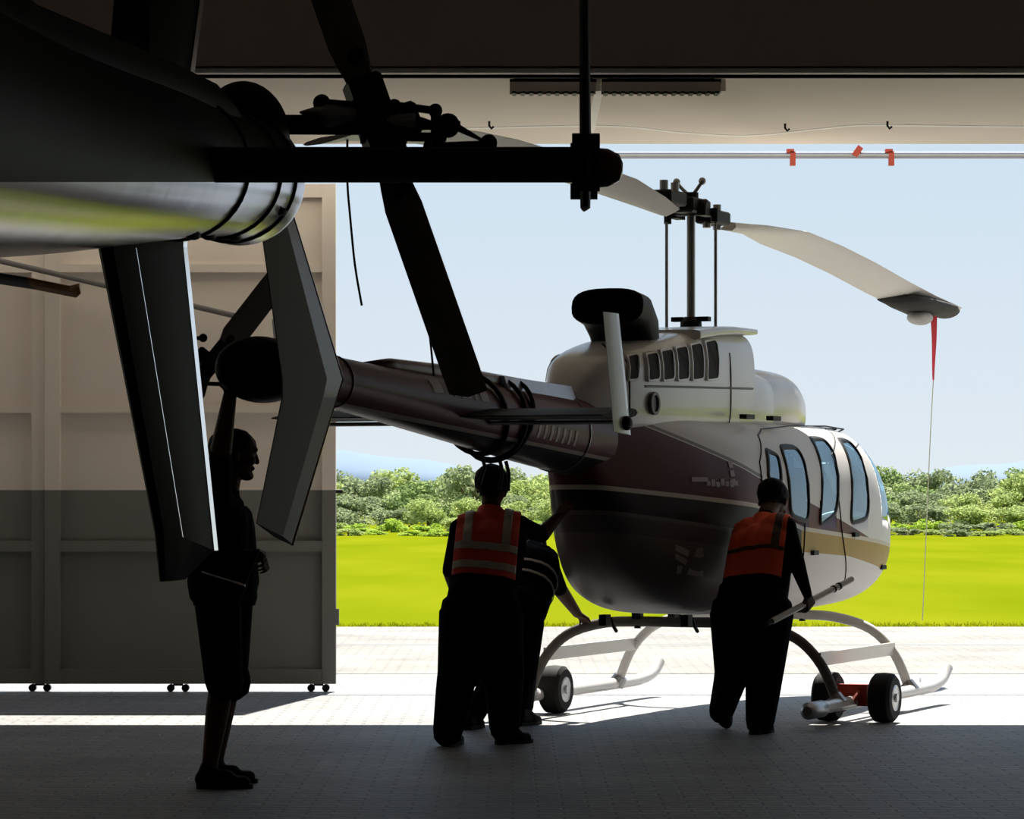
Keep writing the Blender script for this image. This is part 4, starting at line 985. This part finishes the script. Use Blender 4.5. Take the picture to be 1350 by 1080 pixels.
# man in the red vest, hand against the fuselage
hl, hr, sl, sr = W(611,808,19.6), W(657,808,19.62), W(607,698,19.80), W(685,694,19.84)
nk = W(647,668,19.9)
TP = torso(hl, hr, sl, sr, nk, 1.06, 'shirt', .02)
P = TP+hips(hl, hr, 'trouser', .14)+[(nk-Vector((0,0,.02)), W(648,655,19.92), .058, .058, 'skin')]
hc = W(649,643,19.95); fc = (.25,.95,-.1); P += head_prims(hc, fc, (.03,.12,1))
e1, w1 = W(714,705,19.98), W(735,682,20.03)
P += limb(sr, e1, w1, (.064,.05,.043,.031), ('shirt','skin'))+hand(w1, W(750,664,20.10)-w1, (.5,.75,-.1), 1, .12, 'skin')
e2, w2 = W(594,752,19.72), W(607,800,19.95)
P += limb(sl, e2, w2, (.064,.05,.043,.031), ('shirt','skin'))+hand(w2, (.1,.5,-.5), (.9,.2,0), -1, .4, 'skin')
k1, a1 = W(603,888,19.55), W(590,966,19.66); k2, a2 = W(664,888,19.62), W(665,960,19.78)
P += limb(hl, k1, a1, (.145,.118,.11,.088), ('trouser','trouser'))+limb(hr, k2, a2, (.145,.122,.112,.09), ('trouser','trouser'))
P += [(hl.lerp(hr,.2), k1+Vector((.03,0,.0)), .14, .115, 'trouser'), (hr.lerp(hl,.2), k2+Vector((-.03,0,.0)), .14, .115, 'trouser')]
h1, t1 = shoe_at(589, 19.60, .25, 1); h2, t2 = shoe_at(655, 19.74, .75, .7)
B, base = person('man in a red vest with pale stripes, palm against the maroon fuselage', Vector(((628-675)*19.7/FPX, 19.7, 0)), P, [(h1, t1, a1), (h2, t2, a2)], (hc, fc, (.03,.12,1), 1.2))
vest_on(B, base, TP, (hl+hr)/2, nk, (1,0,0), 'vest_red', 'stripe', [(.215,.26),(.335,.38)], (-.115,.115), .26, .02)

# man bending in front of him, hand on the cross tube
hl, hr, sl, sr = W(663,818,20.95), W(692,820,21.0), W(684,738,21.50), W(721,738,21.48)
nk = W(704,720,21.66)
TP = torso(hl, hr, sl, sr, nk, 1.22, 'shirt', .01)
P = TP+hips(hl, hr, 'trouser', .13)
hc = W(702,726,21.82); fc = (.3,.75,-.6); P += [(nk, hc, .058, .058, 'skin')]+head_prims(hc, fc, (.1,.6,.8))
e1, w1 = W(738,777,21.74), W(761,809,21.97)
P += limb(sr, e1, w1, (.064,.05,.044,.031), ('shirt','skin'))+hand(w1, W(776,820,22.1)-w1, (.0,.2,-1), -1, .45, 'skin')
e2, w2 = W(682,785,21.6), W(690,812,21.8)
P += limb(sl, e2, w2, (.062,.05,.043,.031), ('shirt','skin'))+hand(w2, (.4,.6,-.2), (0,.2,-1), 1, .5, 'skin')
k1, a1 = W(655,888,20.98), W(624,945,21.08); k2, a2 = W(690,888,21.15), W(690,932,21.5)
P += limb(hl, k1, a1, (.125,.088,.08,.066), ('trouser','trouser'))+limb(hr, k2, a2, (.125,.088,.08,.066), ('trouser','trouser'))
h1, t1 = shoe_at(614, 20.95, .35, 1); h2, t2 = shoe_at(681, 21.3, .5, .8)
Cc, base = person('crouching man in black shirt with white piping, hand on the landing gear', Vector(((660-675)*21.1/FPX, 21.1, 0)), P, [(h1, t1, a1), (h2, t2, a2)], (hc, fc, (.1,.6,.8), 1.12))
pc = (hl+hr)/2; up = (nk-pc).normalized()
for a in (.42, .31):
    slice_shell(TP, base, .006, [(pc+up*a, -up), (pc+up*(a+.022), up)], 'piping', 'piping', Cc, thick=.004)

# man in the orange vest with the steel bar
hl, hr, sl, sr = W(966,808,20.75), W(1016,808,20.62), W(978,706,20.98), W(1036,696,20.74)
nk = W(1011,678,20.98)
TP = torso(hl, hr, sl, sr, nk, 1.06, 'shirt', .025)
P = TP+hips(hl, hr, 'trouser', .145)
hc = W(1019,661,21.10); fc = (.45,.8,-.45); P += [(nk, hc, .058, .058, 'skin')]+head_prims(hc, fc, (.25,.5,.85))
e1, w1 = W(1051,745,20.66), W(1064,783,20.62)
P += limb(sr, e1, w1, (.068,.052,.044,.031), ('shirt','shirt'))+hand(w1, W(1070,803,20.66)-w1, (-.55,.65,-.2), -1, .75, 'skin')
e2, w2 = W(980,768,20.98), W(1000,805,20.92)
P += limb(sl, e2, w2, (.066,.052,.044,.031), ('shirt','shirt'))+hand(w2, (.4,.5,-.4), (.8,.2,0), 1, .5, 'skin')
k1, a1 = W(966,885,20.8), W(951,938,21.1); k2, a2 = W(1008,888,20.62), W(1002,952,20.66)
P += limb(hl, k1, a1, (.145,.115,.10,.08), ('trouser','trouser'))+limb(hr, k2, a2, (.145,.118,.11,.09), ('trouser','trouser'))
h2, t2 = shoe_at(993, 20.56, .45, .9)
tt = Vector(((958-675)*21.12/FPX, 21.12, 0)); hh = tt+Vector((-.06,-.20,.18))
Dd, base = person('man in an orange vest leaning forward with a steel bar in his hand', Vector(((985-675)*20.8/FPX, 20.8, 0)), P, [(h2, t2, a2), (hh, tt, a1)], (hc, fc, (.25,.5,.85), 1.14))
vest_on(Dd, base, TP, (hl+hr)/2, nk, (1,-.25,0), 'vest', 'stripe_dark', [(.34,.365)], (.13,), .26, .03)
pb = W(1066,793,20.66)
bar = empty('steel_bar', W(1007,825,20.36)); tag(bar, 'long steel bar held in the hand of the man in the orange vest', 'bar')
a0 = Vector((0,0,0)); a3 = W(1123,764,20.95)-W(1007,825,20.36)
bm = bmesh.new(); tube(bm, [a3*.09, a3], .02, 14); obj('bar_tube', bm, M['white'], bar, smooth=True, sharp=50)
bm = bmesh.new(); tube(bm, [a0, a3*.03, a3*.10], [.008,.015,.016], 12); obj('bar_tip', bm, M['black'], bar, smooth=True)
for f in (.78, .84):
    bm = bmesh.new(); tube(bm, [a3*f, a3*(f+.015)], .024, 12); obj('bar_collar', bm, M['black'], bar)
